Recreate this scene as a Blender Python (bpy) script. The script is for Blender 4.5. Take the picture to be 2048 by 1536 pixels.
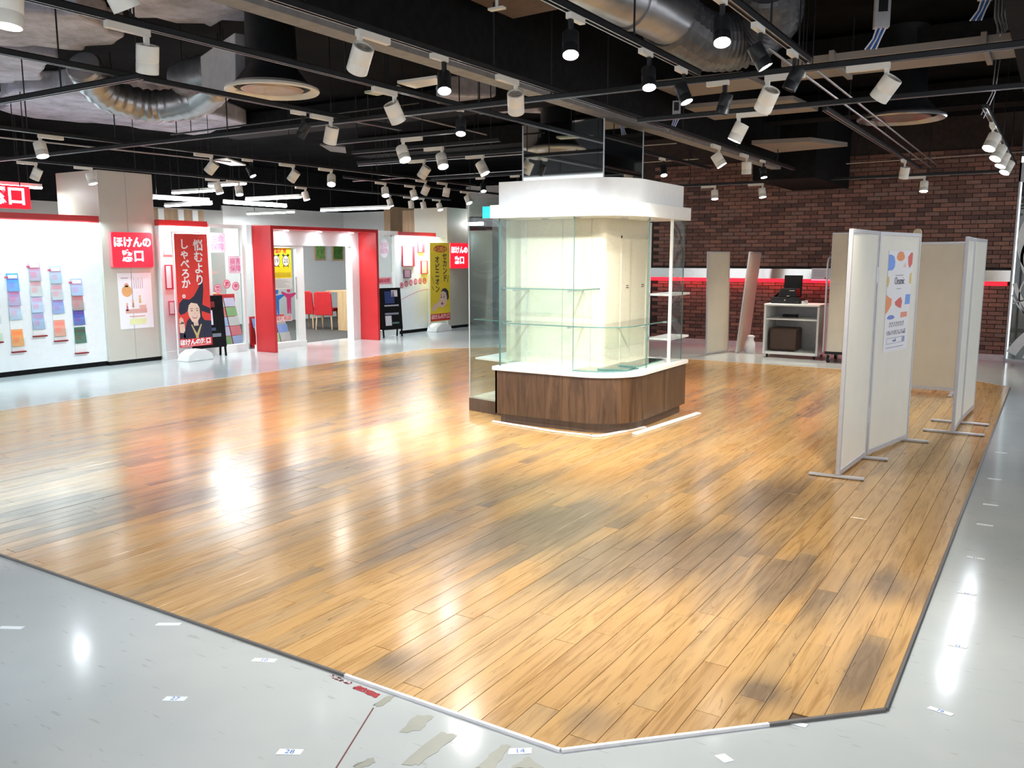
import bpy, bmesh, math, random
from mathutils import Vector, Matrix, Euler

for o in list(bpy.data.objects):
    bpy.data.objects.remove(o)
SC = bpy.context.scene
COL = SC.collection
R = math.radians
PI = math.pi
rnd = random.Random(7)

# ------------------------------------------------------------------ camera, world, exposure
cam = bpy.data.cameras.new('camera')
cam.lens = 30.115
cam.sensor_width = 36
cam.clip_start = 0.05
cam.clip_end = 200
camo = bpy.data.objects.new('camera', cam)
camo.location = (0, 0, 1.6)
camo.rotation_euler = (R(90 - 8.44), 0, R(32.36))
COL.objects.link(camo)
SC.camera = camo
SC.view_settings.view_transform = 'Standard'
SC.view_settings.look = 'None'
SC.view_settings.gamma = 1
SC.view_settings.use_curve_mapping = False
SC.view_settings.exposure = 0.8
W = bpy.data.worlds.new('world')
SC.world = W
W.use_nodes = True
W.node_tree.nodes['Background'].inputs['Color'].default_value = (0.93, 0.96, 1.0, 1)
W.node_tree.nodes['Background'].inputs['Strength'].default_value = 1.15
LAMP = 0.72          # overall strength of the spot lamps
SC.cycles.max_bounces = 7
SC.cycles.diffuse_bounces = 3
SC.cycles.glossy_bounces = 3
SC.cycles.transmission_bounces = 4
SC.cycles.transparent_max_bounces = 14
SC.cycles.caustics_reflective = False
SC.cycles.caustics_refractive = False
SC.cycles.sample_clamp_indirect = 8

# ------------------------------------------------------------------ mesh helpers
class MB:
    def __init__(s, M=None):
        s.v = []; s.f = []; s.mi = []; s.M = M
    def add(s, vs, fs, m=0):
        b = len(s.v)
        if s.M is not None:
            vs = [tuple(s.M @ Vector(p)) for p in vs]
        s.v += [tuple(p) for p in vs]
        for f in fs:
            s.f.append(tuple(i + b for i in f)); s.mi.append(m)
        return s
    def box(s, x0, y0, z0, x1, y1, z1, m=0):
        return s.add([(x0, y0, z0), (x1, y0, z0), (x1, y1, z0), (x0, y1, z0), (x0, y0, z1), (x1, y0, z1), (x1, y1, z1), (x0, y1, z1)],
                     [(3, 2, 1, 0), (4, 5, 6, 7), (0, 1, 5, 4), (1, 2, 6, 5), (2, 3, 7, 6), (3, 0, 4, 7)], m)
    def prism(s, pts, z0, z1, m=0, axis='z'):
        a = 0
        for i in range(len(pts)):
            x, y = pts[i]; u, w = pts[(i + 1) % len(pts)]
            a += x * w - u * y
        if a < 0: pts = pts[::-1]
        n = len(pts)
        if axis == 'z': f3 = lambda p, z: (p[0], p[1], z)
        elif axis == 'x': f3 = lambda p, z: (z, p[0], p[1])       # pts are (y, z), thickness along x
        else: f3 = lambda p, z: (p[0], z, p[1])                   # pts are (x, z), thickness along y
        vs = [f3(p, z0) for p in pts] + [f3(p, z1) for p in pts]
        fs = [tuple(range(n - 1, -1, -1)), tuple(range(n, 2 * n))] + [(i, (i + 1) % n, n + (i + 1) % n, n + i) for i in range(n)]
        if axis == 'y': fs = [f[::-1] for f in fs]
        return s.add(vs, fs, m)
    def cyl(s, p0, p1, r0, r1=None, n=16, m=0, caps=True):
        r1 = r0 if r1 is None else r1
        p0 = Vector(p0); p1 = Vector(p1); d = (p1 - p0).normalized()
        u = d.orthogonal().normalized(); w = d.cross(u)
        vs = []
        for p, r in ((p0, r0), (p1, r1)):
            for i in range(n):
                a = 2 * PI * i / n
                vs.append(tuple(p + u * (r * math.cos(a)) + w * (r * math.sin(a))))
        fs = [(i, (i + 1) % n, n + (i + 1) % n, n + i) for i in range(n)]
        if caps: fs += [tuple(range(n - 1, -1, -1)), tuple(range(n, 2 * n))]
        return s.add(vs, fs, m)
    def lathe(s, prof, n=24, c=(0, 0, 0), m=0):
        vs = []; fs = []; k = len(prof)
        for i in range(n):
            a = 2 * PI * i / n
            for r, z in prof:
                vs.append((c[0] + r * math.cos(a), c[1] + r * math.sin(a), c[2] + z))
        for i in range(n):
            j = (i + 1) % n
            for q in range(k - 1):
                fs.append((i * k + q, j * k + q, j * k + q + 1, i * k + q + 1))
        return s.add(vs, fs, m)
    def tube(s, pts, r, n=8, m=0):
        pts = [Vector(p) for p in pts]
        rs = r if isinstance(r, (list, tuple)) else [r] * len(pts)
        vs = []; fs = []; up = None
        for i, p in enumerate(pts):
            d = (pts[min(i + 1, len(pts) - 1)] - pts[max(i - 1, 0)]).normalized()
            if up is None: up = d.orthogonal().normalized()
            up = (up - d * up.dot(d)).normalized(); w = d.cross(up)
            for k in range(n):
                a = 2 * PI * k / n
                vs.append(tuple(p + up * (rs[i] * math.cos(a)) + w * (rs[i] * math.sin(a))))
        for i in range(len(pts) - 1):
            for k in range(n):
                fs.append((i * n + k, i * n + (k + 1) % n, (i + 1) * n + (k + 1) % n, (i + 1) * n + k))
        fs += [tuple(range(n - 1, -1, -1)), tuple(range((len(pts) - 1) * n, len(pts) * n))]
        return s.add(vs, fs, m)
    def mesh(s, name, mats, smooth=False):
        me = bpy.data.meshes.new(name)
        me.from_pydata(s.v, [], s.f)
        for m in (mats if isinstance(mats, (list, tuple)) else [mats]): me.materials.append(m)
        if any(s.mi): me.polygons.foreach_set('material_index', s.mi)
        if smooth:
            me.polygons.foreach_set('use_smooth', [True] * len(me.polygons))
            me.update()
            me.set_sharp_from_angle(angle=R(40))
        me.update()
        return me
    def obj(s, name, mats, parent=None, smooth=False, bev=0, loc=None, rot=None):
        return link(name, s.mesh(name, mats, smooth), parent, bev, loc, rot)

def link(name, me, parent=None, bev=0, loc=None, rot=None):
    o = bpy.data.objects.new(name, me)
    COL.objects.link(o)
    if parent is not None: o.parent = parent
    if loc is not None: o.location = loc
    if rot is not None: o.rotation_euler = rot
    if bev:
        b = o.modifiers.new('bevel', 'BEVEL'); b.width = bev; b.segments = 2; b.limit_method = 'ANGLE'; b.angle_limit = R(40)
    return o

def tag(o, label, cat, group=None):
    o['label'] = label; o['category'] = cat
    if group: o['group'] = group
    return o

def thing(name, label, cat, loc=(0, 0, 0), rz=0, group=None):
    o = bpy.data.objects.new(name, None)
    o.empty_display_size = 0.1
    COL.objects.link(o)
    o.location = loc; o.rotation_euler = (0, 0, rz)
    return tag(o, label, cat, group)

def struct(o, label=None):
    o['kind'] = 'structure'
    if label: o['label'] = label
    return o

def dup(root, loc, rz=0, label=None, group=None):
    r = root.copy(); COL.objects.link(r); r.location = loc; r.rotation_euler = (0, 0, rz)
    if label: r['label'] = label
    if group: r['group'] = group
    for ch in list(root.children):
        c = ch.copy(); COL.objects.link(c); c.parent = r
        for g in ch.children:
            d = g.copy(); COL.objects.link(d); d.parent = c
    return r

FX = (PI / 2, 0, PI / 2)      # flat print that faces +x
FY = (PI / 2, 0, 0)           # flat print that faces -y
def txt(body, size, m, parent, loc, rot, name='lettering', align='CENTER', bold=0.0, space=1.0, sx=1.0, ext=0.001):
    c = bpy.data.curves.new('t', 'FONT')
    c.body = body; c.size = size; c.align_x = align; c.align_y = 'CENTER'; c.extrude = ext; c.offset = bold; c.space_line = space
    c.resolution_u = 3
    t = bpy.data.objects.new('t', c); COL.objects.link(t)
    dg = bpy.context.evaluated_depsgraph_get()
    me = bpy.data.meshes.new_from_object(t.evaluated_get(dg))
    bpy.data.objects.remove(t)
    me.materials.clear(); me.materials.append(m)
    o = link(name, me, parent, 0, loc, rot)
    o.scale = (sx, 1, 1)
    return o

# ------------------------------------------------------------------ materials
def nodes(name):
    m = bpy.data.materials.new(name); m.use_nodes = True
    nt = m.node_tree
    return m, nt, nt.nodes['Principled BSDF']

def N(nt, t, **kw):
    n = nt.nodes.new(t)
    for k, v in kw.items():
        if k in n.inputs: n.inputs[k].default_value = v
        else: setattr(n, k, v)
    return n

def ramp(nt, fac, stops):
    r = nt.nodes.new('ShaderNodeValToRGB')
    e = r.color_ramp.elements
    while len(e) < len(stops): e.new(0.5)
    for i, (p, c) in enumerate(stops):
        e[i].position = p; e[i].color = (c[0], c[1], c[2], 1)
    nt.links.new(fac, r.inputs[0])
    return r

def math_(nt, op, a, b=None, c=None):
    n = nt.nodes.new('ShaderNodeMath'); n.operation = op
    for i, x in enumerate((a, b, c)):
        if x is None: continue
        if isinstance(x, (int, float)): n.inputs[i].default_value = x
        else: nt.links.new(x, n.inputs[i])
    return n.outputs[0]

def mixc(nt, fac, a, b, mode='MIX'):
    n = nt.nodes.new('ShaderNodeMix'); n.data_type = 'RGBA'; n.blend_type = mode
    for s, x in ((n.inputs[0], fac), (n.inputs[6], a), (n.inputs[7], b)):
        if isinstance(x, (int, float)): s.default_value = x
        elif isinstance(x, tuple): s.default_value = (x[0], x[1], x[2], 1)
        else: nt.links.new(x, s)
    return n.outputs[2]

def pm(name, col, rough=0.5, metal=0.0, var=0.08, scale=14, bump=0.0, emit=0.0, spec=0.5):
    m, nt, b = nodes(name)
    tc = N(nt, 'ShaderNodeTexCoord')
    n = N(nt, 'ShaderNodeTexNoise', Scale=scale, Detail=3.0)
    nt.links.new(tc.outputs['Object'], n.inputs['Vector'])
    lo = tuple(max(0, x * (1 - var)) for x in col); hi = tuple(min(1, x * (1 + var)) for x in col)
    r = ramp(nt, n.outputs['Fac'], [(0.3, lo), (0.7, hi)])
    nt.links.new(r.outputs[0], b.inputs['Base Color'])
    b.inputs['Roughness'].default_value = rough
    b.inputs['Metallic'].default_value = metal
    b.inputs['Specular IOR Level'].default_value = spec
    if bump:
        bp = N(nt, 'ShaderNodeBump', Strength=bump, Distance=0.01)
        nt.links.new(n.outputs['Fac'], bp.inputs['Height'])
        nt.links.new(bp.outputs[0], b.inputs['Normal'])
    if emit:
        b.inputs['Emission Color'].default_value = (col[0], col[1], col[2], 1)
        b.inputs['Emission Strength'].default_value = emit
    return m

def glow(name, col, s):
    m, nt, b = nodes(name)
    b.inputs['Base Color'].default_value = (col[0], col[1], col[2], 1)
    b.inputs['Emission Color'].default_value = (col[0], col[1], col[2], 1)
    b.inputs['Emission Strength'].default_value = s
    return m

def thin_glass(name, tint=(0.93, 0.98, 0.96), refl=1.0):
    m = bpy.data.materials.new(name); m.use_nodes = True
    nt = m.node_tree; nt.nodes.clear()
    out = N(nt, 'ShaderNodeOutputMaterial')
    tr = N(nt, 'ShaderNodeBsdfTransparent'); tr.inputs[0].default_value = (*tint, 1)
    gl = N(nt, 'ShaderNodeBsdfGlossy'); gl.inputs['Roughness'].default_value = 0.02
    fr = N(nt, 'ShaderNodeFresnel', IOR=1.45)
    gq = N(nt, 'ShaderNodeNewGeometry')            # the same reflectance seen from either side of the sheet
    nt.links.new(math_(nt, 'SUBTRACT', 1.45, math_(nt, 'MULTIPLY', gq.outputs['Backfacing'], 1.45 - 1 / 1.45)), fr.inputs['IOR'])
    f = math_(nt, 'MULTIPLY', fr.outputs[0], refl)
    mx = N(nt, 'ShaderNodeMixShader')
    nt.links.new(f, mx.inputs[0]); nt.links.new(tr.outputs[0], mx.inputs[1]); nt.links.new(gl.outputs[0], mx.inputs[2])
    nt.links.new(mx.outputs[0], out.inputs[0])
    return m

def wood_floor_mat():
    m, nt, b = nodes('oak_plank')
    geo = N(nt, 'ShaderNodeNewGeometry'); oi = N(nt, 'ShaderNodeObjectInfo')
    rn = math_(nt, 'FRACT', math_(nt, 'ADD', geo.outputs['Random Per Island'], oi.outputs['Random']))
    off = N(nt, 'ShaderNodeCombineXYZ')
    nt.links.new(math_(nt, 'MULTIPLY', rn, 37.0), off.inputs[1]); nt.links.new(math_(nt, 'MULTIPLY', rn, 11.0), off.inputs[0])
    add = N(nt, 'ShaderNodeVectorMath', operation='ADD')
    nt.links.new(geo.outputs['Position'], add.inputs[0]); nt.links.new(off.outputs[0], add.inputs[1])
    mp = N(nt, 'ShaderNodeMapping'); mp.inputs['Scale'].default_value = (26, 1.9, 1)
    nt.links.new(add.outputs[0], mp.inputs[0])
    g = N(nt, 'ShaderNodeTexNoise', Scale=1.0, Detail=4.0, Roughness=0.6, Distortion=1.6)
    nt.links.new(mp.outputs[0], g.inputs['Vector'])
    tone = ramp(nt, rn, [(0.0, (0.49, 0.290, 0.116)), (0.35, (0.54, 0.328, 0.136)), (0.7, (0.565, 0.350, 0.148)), (1.0, (0.59, 0.378, 0.172))])
    gr = ramp(nt, g.outputs['Fac'], [(0.30, (0.58, 0.50, 0.42)), (0.52, (1, 1, 1)), (0.8, (1.10, 1.08, 1.04))])
    c = mixc(nt, 0.75, tone.outputs[0], gr.outputs[0], 'MULTIPLY')
    # walked-on patches: the varnish is gone and the oak is grey there
    big = N(nt, 'ShaderNodeTexNoise', Scale=0.9, Detail=5.0, Roughness=0.65, Distortion=0.4)
    mp2 = N(nt, 'ShaderNodeMapping'); mp2.inputs['Scale'].default_value = (4.5, 0.55, 1)
    nt.links.new(geo.outputs['Position'], mp2.inputs[0]); nt.links.new(mp2.outputs[0], big.inputs['Vector'])
    sep = N(nt, 'ShaderNodeSeparateXYZ'); nt.links.new(geo.outputs['Position'], sep.inputs[0])
    tot = None
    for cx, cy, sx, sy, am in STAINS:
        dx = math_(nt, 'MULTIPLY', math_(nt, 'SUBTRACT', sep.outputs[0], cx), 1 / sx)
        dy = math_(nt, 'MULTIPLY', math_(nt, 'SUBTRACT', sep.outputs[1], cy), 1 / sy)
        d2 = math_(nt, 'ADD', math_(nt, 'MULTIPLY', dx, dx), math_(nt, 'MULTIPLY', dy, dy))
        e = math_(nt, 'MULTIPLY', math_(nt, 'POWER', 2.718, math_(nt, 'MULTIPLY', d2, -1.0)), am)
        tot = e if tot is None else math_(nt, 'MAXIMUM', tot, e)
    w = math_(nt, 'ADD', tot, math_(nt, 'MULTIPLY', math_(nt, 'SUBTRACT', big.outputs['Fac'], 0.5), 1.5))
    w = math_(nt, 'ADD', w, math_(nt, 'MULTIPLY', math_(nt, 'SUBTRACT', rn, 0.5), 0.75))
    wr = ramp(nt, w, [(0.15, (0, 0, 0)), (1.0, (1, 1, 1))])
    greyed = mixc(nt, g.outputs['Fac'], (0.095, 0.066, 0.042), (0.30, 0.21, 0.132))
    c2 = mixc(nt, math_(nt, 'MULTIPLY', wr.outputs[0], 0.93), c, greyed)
    # short dark scuffs and heel marks
    mp3 = N(nt, 'ShaderNodeMapping'); mp3.inputs['Scale'].default_value = (30, 7, 1)
    nt.links.new(geo.outputs['Position'], mp3.inputs[0])
    sn = N(nt, 'ShaderNodeTexNoise', Scale=1.0, Detail=3.0, Roughness=0.7, Distortion=0.8)
    nt.links.new(mp3.outputs[0], sn.inputs['Vector'])
    sr = ramp(nt, math_(nt, 'ADD', sn.outputs['Fac'], math_(nt, 'MULTIPLY', big.outputs['Fac'], 0.30)), [(0.80, (0, 0, 0)), (0.90, (1, 1, 1))])
    c2 = mixc(nt, math_(nt, 'MULTIPLY', sr.outputs[0], 0.6), c2, (0.10, 0.062, 0.036))
    nt.links.new(c2, b.inputs['Base Color'])
    rr = N(nt, 'ShaderNodeMapRange'); rr.inputs[3].default_value = 0.19; rr.inputs[4].default_value = 0.24
    nt.links.new(wr.outputs[0], rr.inputs[0]); nt.links.new(rr.outputs[0], b.inputs['Roughness'])
    b.inputs['Specular IOR Level'].default_value = 0.5
    wv = N(nt, 'ShaderNodeTexNoise', Scale=2.2, Detail=2.0)
    nt.links.new(geo.outputs['Position'], wv.inputs['Vector'])
    bp = N(nt, 'ShaderNodeBump', Strength=0.12, Distance=0.02)
    hsum = math_(nt, 'ADD', math_(nt, 'MULTIPLY', g.outputs['Fac'], 0.05), math_(nt, 'MULTIPLY', wv.outputs['Fac'], 0.35))
    nt.links.new(hsum, bp.inputs['Height']); nt.links.new(bp.outputs[0], b.inputs['Normal'])
    return m

def tile_mat():
    m, nt, b = nodes('vinyl_floor')
    geo = N(nt, 'ShaderNodeNewGeometry')
    n1 = N(nt, 'ShaderNodeTexNoise', Scale=0.8, Detail=4.0, Roughness=0.6)
    n2 = N(nt, 'ShaderNodeTexNoise', Scale=38.0, Detail=2.0)
    mp = N(nt, 'ShaderNodeMapping'); mp.inputs['Scale'].default_value = (0.22, 1, 1); mp.inputs['Rotation'].default_value = (0, 0, 0.6)
    for n in (n1,): nt.links.new(geo.outputs['Position'], n.inputs['Vector'])
    nt.links.new(geo.outputs['Position'], mp.inputs[0]); nt.links.new(mp.outputs[0], n2.inputs['Vector'])
    base = ramp(nt, n1.outputs['Fac'], [(0.3, (0.44, 0.48, 0.49)), (0.7, (0.54, 0.565, 0.555))])
    sc = ramp(nt, n2.outputs['Fac'], [(0.66, (0, 0, 0)), (0.72, (1, 1, 1))])
    c = mixc(nt, math_(nt, 'MULTIPLY', sc.outputs[0], 0.35), base.outputs[0], (0.30, 0.28, 0.26))
    nt.links.new(c, b.inputs['Base Color'])
    b.inputs['Roughness'].default_value = 0.13
    b.inputs['Specular IOR Level'].default_value = 0.6
    wv = N(nt, 'ShaderNodeTexNoise', Scale=3.0, Detail=2.0)
    nt.links.new(geo.outputs['Position'], wv.inputs['Vector'])
    bp = N(nt, 'ShaderNodeBump', Strength=0.12, Distance=0.02)
    nt.links.new(math_(nt, 'MULTIPLY', wv.outputs['Fac'], 0.35), bp.inputs['Height']); nt.links.new(bp.outputs[0], b.inputs['Normal'])
    return m

def brick_mat():
    m, nt, b = nodes('brick_clay')
    geo = N(nt, 'ShaderNodeNewGeometry'); oi = N(nt, 'ShaderNodeObjectInfo')
    rn = math_(nt, 'FRACT', math_(nt, 'ADD', geo.outputs['Random Per Island'], oi.outputs['Random']))
    tone = ramp(nt, rn, [(0.0, (0.090, 0.045, 0.038)), (0.2, (0.150, 0.066, 0.050)), (0.45, (0.195, 0.088, 0.065)), (0.65, (0.250, 0.112, 0.080)), (0.85, (0.21, 0.12, 0.098)), (1.0, (0.30, 0.135, 0.090))])
    n = N(nt, 'ShaderNodeTexNoise', Scale=22.0, Detail=4.0)
    nt.links.new(geo.outputs['Position'], n.inputs['Vector'])
    sh = ramp(nt, n.outputs['Fac'], [(0.3, (0.8, 0.8, 0.8)), (0.7, (1.15, 1.15, 1.15))])
    nt.links.new(mixc(nt, 0.8, tone.outputs[0], sh.outputs[0], 'MULTIPLY'), b.inputs['Base Color'])
    b.inputs['Roughness'].default_value = 0.6
    bp = N(nt, 'ShaderNodeBump', Strength=0.25, Distance=0.004)
    nt.links.new(n.outputs['Fac'], bp.inputs['Height']); nt.links.new(bp.outputs[0], b.inputs['Normal'])
    return m

def grain_mat(name, lo, hi, scale=(14, 14, 0.9), rough=0.4):
    m, nt, b = nodes(name)
    tc = N(nt, 'ShaderNodeTexCoord')
    mp = N(nt, 'ShaderNodeMapping'); mp.inputs['Scale'].default_value = scale
    nt.links.new(tc.outputs['Object'], mp.inputs[0])
    n = N(nt, 'ShaderNodeTexNoise', Scale=1.6, Detail=5.0, Roughness=0.65, Distortion=1.2)
    nt.links.new(mp.outputs[0], n.inputs['Vector'])
    nt.links.new(ramp(nt, n.outputs['Fac'], [(0.3, lo), (0.68, hi)]).outputs[0], b.inputs['Base Color'])
    b.inputs['Roughness'].default_value = rough
    return m

def linen_mat():
    m, nt, b = nodes('cream_linen')
    tc = N(nt, 'ShaderNodeTexCoord')
    w1 = N(nt, 'ShaderNodeTexWave', Scale=60.0, Distortion=2.0); w1.bands_direction = 'Z'
    w2 = N(nt, 'ShaderNodeTexNoise', Scale=90.0, Detail=2.0)
    nt.links.new(tc.outputs['Object'], w1.inputs['Vector']); nt.links.new(tc.outputs['Object'], w2.inputs['Vector'])
    f = math_(nt, 'ADD', math_(nt, 'MULTIPLY', w1.outputs['Fac'], 0.4), math_(nt, 'MULTIPLY', w2.outputs['Fac'], 0.6))
    nt.links.new(ramp(nt, f, [(0.28, (0.58, 0.55, 0.43)), (0.72, (0.74, 0.71, 0.58))]).outputs[0], b.inputs['Base Color'])
    b.inputs['Roughness'].default_value = 0.6
    return m

def foam_mat():
    m, nt, b = nodes('sprayed_fireproofing')
    geo = N(nt, 'ShaderNodeNewGeometry')
    n = N(nt, 'ShaderNodeTexNoise', Scale=3.5, Detail=6.0, Roughness=0.7)
    n2 = N(nt, 'ShaderNodeTexNoise', Scale=1.1, Detail=3.0)
    for q in (n, n2): nt.links.new(geo.outputs['Position'], q.inputs['Vector'])
    a = ramp(nt, n.outputs['Fac'], [(0.3, (0.30, 0.30, 0.36)), (0.7, (0.66, 0.66, 0.78))])
    s = ramp(nt, n2.outputs['Fac'], [(0.56, (0, 0, 0)), (0.70, (1, 1, 1))])
    nt.links.new(mixc(nt, math_(nt, 'MULTIPLY', s.outputs[0], 0.6), a.outputs[0], (0.12, 0.085, 0.055)), b.inputs['Base Color'])
    b.inputs['Roughness'].default_value = 0.9
    bp = N(nt, 'ShaderNodeBump', Strength=0.6, Distance=0.05)
    nt.links.new(n.outputs['Fac'], bp.inputs['Height']); nt.links.new(bp.outputs[0], b.inputs['Normal'])
    return m

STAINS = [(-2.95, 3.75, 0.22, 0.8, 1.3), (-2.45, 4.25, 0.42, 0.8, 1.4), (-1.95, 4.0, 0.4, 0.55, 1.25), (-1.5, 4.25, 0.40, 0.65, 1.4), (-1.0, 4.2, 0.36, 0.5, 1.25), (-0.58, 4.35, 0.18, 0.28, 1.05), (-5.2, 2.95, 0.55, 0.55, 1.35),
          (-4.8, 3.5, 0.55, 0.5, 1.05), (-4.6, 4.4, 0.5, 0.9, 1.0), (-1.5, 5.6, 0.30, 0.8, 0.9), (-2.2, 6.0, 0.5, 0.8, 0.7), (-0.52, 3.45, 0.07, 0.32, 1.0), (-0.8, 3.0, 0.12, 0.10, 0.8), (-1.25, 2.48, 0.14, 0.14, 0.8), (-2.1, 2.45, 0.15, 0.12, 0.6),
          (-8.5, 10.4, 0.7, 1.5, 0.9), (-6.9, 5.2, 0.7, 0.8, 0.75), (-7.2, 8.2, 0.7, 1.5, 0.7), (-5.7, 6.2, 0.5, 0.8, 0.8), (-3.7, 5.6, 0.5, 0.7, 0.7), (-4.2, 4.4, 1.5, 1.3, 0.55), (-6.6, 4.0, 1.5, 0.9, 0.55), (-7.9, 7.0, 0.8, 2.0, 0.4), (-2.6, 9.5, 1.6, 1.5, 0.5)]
M = {}
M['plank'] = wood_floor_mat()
M['tile'] = tile_mat()
M['brick'] = brick_mat()
M['linen'] = linen_mat()
M['foam'] = foam_mat()
M['under'] = pm('dark_subfloor', (0.10, 0.055, 0.028), 0.8)
M['mortar'] = pm('dark_mortar', (0.045, 0.030, 0.027), 0.9, var=0.2)
M['walnut'] = grain_mat('walnut_laminate', (0.035, 0.017, 0.009), (0.125, 0.068, 0.036), (9, 9, 0.7), 0.33)
M['kick'] = grain_mat('walnut_kickboard', (0.07, 0.045, 0.033), (0.12, 0.08, 0.06), (9, 9, 0.7), 0.4)
M['white'] = pm('white_laminate', (0.86, 0.87, 0.86), 0.32, var=0.02)
M['lampw'] = pm('cream_white_enamel', (0.80, 0.77, 0.70), 0.35, var=0.03)
M['wall'] = pm('white_paint', (0.80, 0.82, 0.83), 0.5, var=0.02)
M['pillar'] = pm('warm_grey_cladding', (0.56, 0.53, 0.46), 0.45, var=0.03, scale=3)
M['black'] = pm('black_paint', (0.009, 0.009, 0.010), 0.8, var=0.3, spec=0.12)
M['blackm'] = pm('black_metal', (0.014, 0.015, 0.017), 0.4, 0.0, 0.2, spec=0.3)
M['ceil'] = pm('black_ceiling', (0.007, 0.007, 0.008), 0.95, var=0.5, scale=2, spec=0.05)
M['beamb'] = pm('dusty_beam_flange', (0.25, 0.25, 0.26), 0.7, var=0.15)
M['beige'] = pm('beige_duct_board', (0.27, 0.235, 0.21), 0.6, var=0.08, scale=4)
M['brownp'] = pm('brown_ceiling_board', (0.10, 0.055, 0.035), 0.6, var=0.2)
M['alu'] = pm('satin_aluminium', (0.55, 0.55, 0.57), 0.35, 0.6, 0.03)
M['steel'] = pm('brushed_steel', (0.62, 0.60, 0.58), 0.18, 1.0, 0.03)
M['galv'] = pm('galvanised_duct', (0.42, 0.42, 0.44), 0.32, 0.85, 0.12, 8)
M['rubberduct'] = pm('grey_flexible_duct', (0.11, 0.11, 0.12), 0.38, 0.3, 0.3)
M['panel'] = pm('cream_partition_board', (0.82, 0.79, 0.70), 0.55, var=0.02, scale=5)
M['panelb'] = pm('beige_partition_board', (0.62, 0.57, 0.47), 0.6, var=0.03, scale=5)
M['frame'] = pm('grey_partition_frame', (0.50, 0.50, 0.53), 0.4, 0.3, 0.04)
M['red'] = pm('signal_red_paint', (0.60, 0.030, 0.035), 0.35, var=0.06, scale=3)
M['redcloth'] = pm('red_upholstery', (0.55, 0.015, 0.02), 0.7)
M['paleoak'] = grain_mat('pale_oak_veneer', (0.50, 0.33, 0.17), (0.66, 0.47, 0.27), (10, 10, 0.7), 0.45)
M['tanwood'] = grain_mat('tan_wall_veneer', (0.36, 0.23, 0.13), (0.50, 0.34, 0.21), (6, 6, 0.5), 0.5)
M['carpet'] = pm('dark_grey_carpet', (0.060, 0.055, 0.052), 0.95, var=0.3, scale=40)
M['paper'] = pm('white_paper', (0.86, 0.85, 0.88), 0.6, var=0.01)
M['glass'] = thin_glass('clear_glass', (0.95, 0.985, 0.975), 1.3)
M['glassedge'] = pm('green_glass_edge', (0.10, 0.22, 0.20), 0.1, var=0.05)
M['shelfglass'] = thin_glass('green_shelf_glass', (0.88, 0.965, 0.94), 1.6)
M['tubew'] = glow('led_tube_white', (0.96, 1.0, 1.0), 26.0)
M['lens'] = glow('lamp_lens_lit', (1.0, 0.99, 0.97), 60.0)
M['lensc'] = glow('lamp_lens_cool', (0.86, 0.93, 1.0), 60.0)
M['lensoff'] = pm('lamp_lens_unlit', (0.35, 0.34, 0.33), 0.2, var=0.05)
M['redneon'] = glow('red_light_strip', (1.0, 0.015, 0.035), 0.75)
M['redsign'] = glow('red_lightbox', (1.0, 0.010, 0.030), 0.6)
M['signw'] = glow('white_lightbox_letters', (1.0, 0.85, 1.0), 1.2)
M['cyan'] = glow('cyan_lightbox', (0.03, 0.75, 0.95), 1.3)
M['frost'] = pm('frosted_white_film', (0.85, 0.88, 0.88), 0.5, var=0.04)
PAL = {}
def flat(r, g, b, rough=0.6):
    k = (r, g, b)
    if k not in PAL:
        f = lambda c: ((c / 255 + 0.055) / 1.055) ** 2.4 if c > 10 else c / 255 / 12.92
        PAL[k] = pm('print_%02x%02x%02x' % k, (f(r), f(g), f(b)), rough, var=0.03)
    return PAL[k]

# ------------------------------------------------------------------ floor: vinyl and the oak octagon
OCT = [(-9.15, 2.28), (-1.255, 2.28), (-0.405, 3.12), (-0.405, 12.13), (-1.08, 12.80), (-8.25, 12.80), (-9.25, 11.80), (-9.25, 2.40)]
fl = MB().box(-22, -6, -0.2, 7, 22, 0.0).obj('floor', M['tile'])
struct(fl, 'pale grey glossy vinyl floor with scuffs')
und = MB().prism(OCT, 0.0, 0.003).obj('floor_oak', M['under'])
struct(und, 'worn orange oak plank floor laid as an octagon inside the grey vinyl')

def clip(poly, a, b):                         # keep what lies to the left of a->b
    out = []
    s = lambda p: (b[0] - a[0]) * (p[1] - a[1]) - (b[1] - a[1]) * (p[0] - a[0])
    for i in range(len(poly)):
        p, q = poly[i], poly[(i + 1) % len(poly)]
        sp, sq = s(p), s(q)
        if sp >= 0: out.append(p)
        if (sp >= 0) != (sq >= 0):
            t = sp / (sp - sq)
            out.append((p[0] + (q[0] - p[0]) * t, p[1] + (q[1] - p[1]) * t))
    return out

def bevel_prism(mb, pts, z0, z1, c=0.0012):
    n = len(pts); cx = sum(p[0] for p in pts) / n; cy = sum(p[1] for p in pts) / n
    ins = []
    for p in pts:
        d = math.hypot(p[0] - cx, p[1] - cy) or 1
        ins.append((p[0] - c * (1 if p[0] > cx else -1), p[1] - c * (1 if p[1] > cy else -1)))
    vs = [(x, y, z0) for x, y in pts] + [(x, y, z1 - c) for x, y in pts] + [(x, y, z1) for x, y in ins]
    fs = [tuple(range(2 * n, 3 * n))]
    for i in range(n):
        j = (i + 1) % n
        fs += [(i, j, n + j, n + i), (n + i, n + j, 2 * n + j, 2 * n + i)]
    mb.add(vs, fs)

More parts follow.
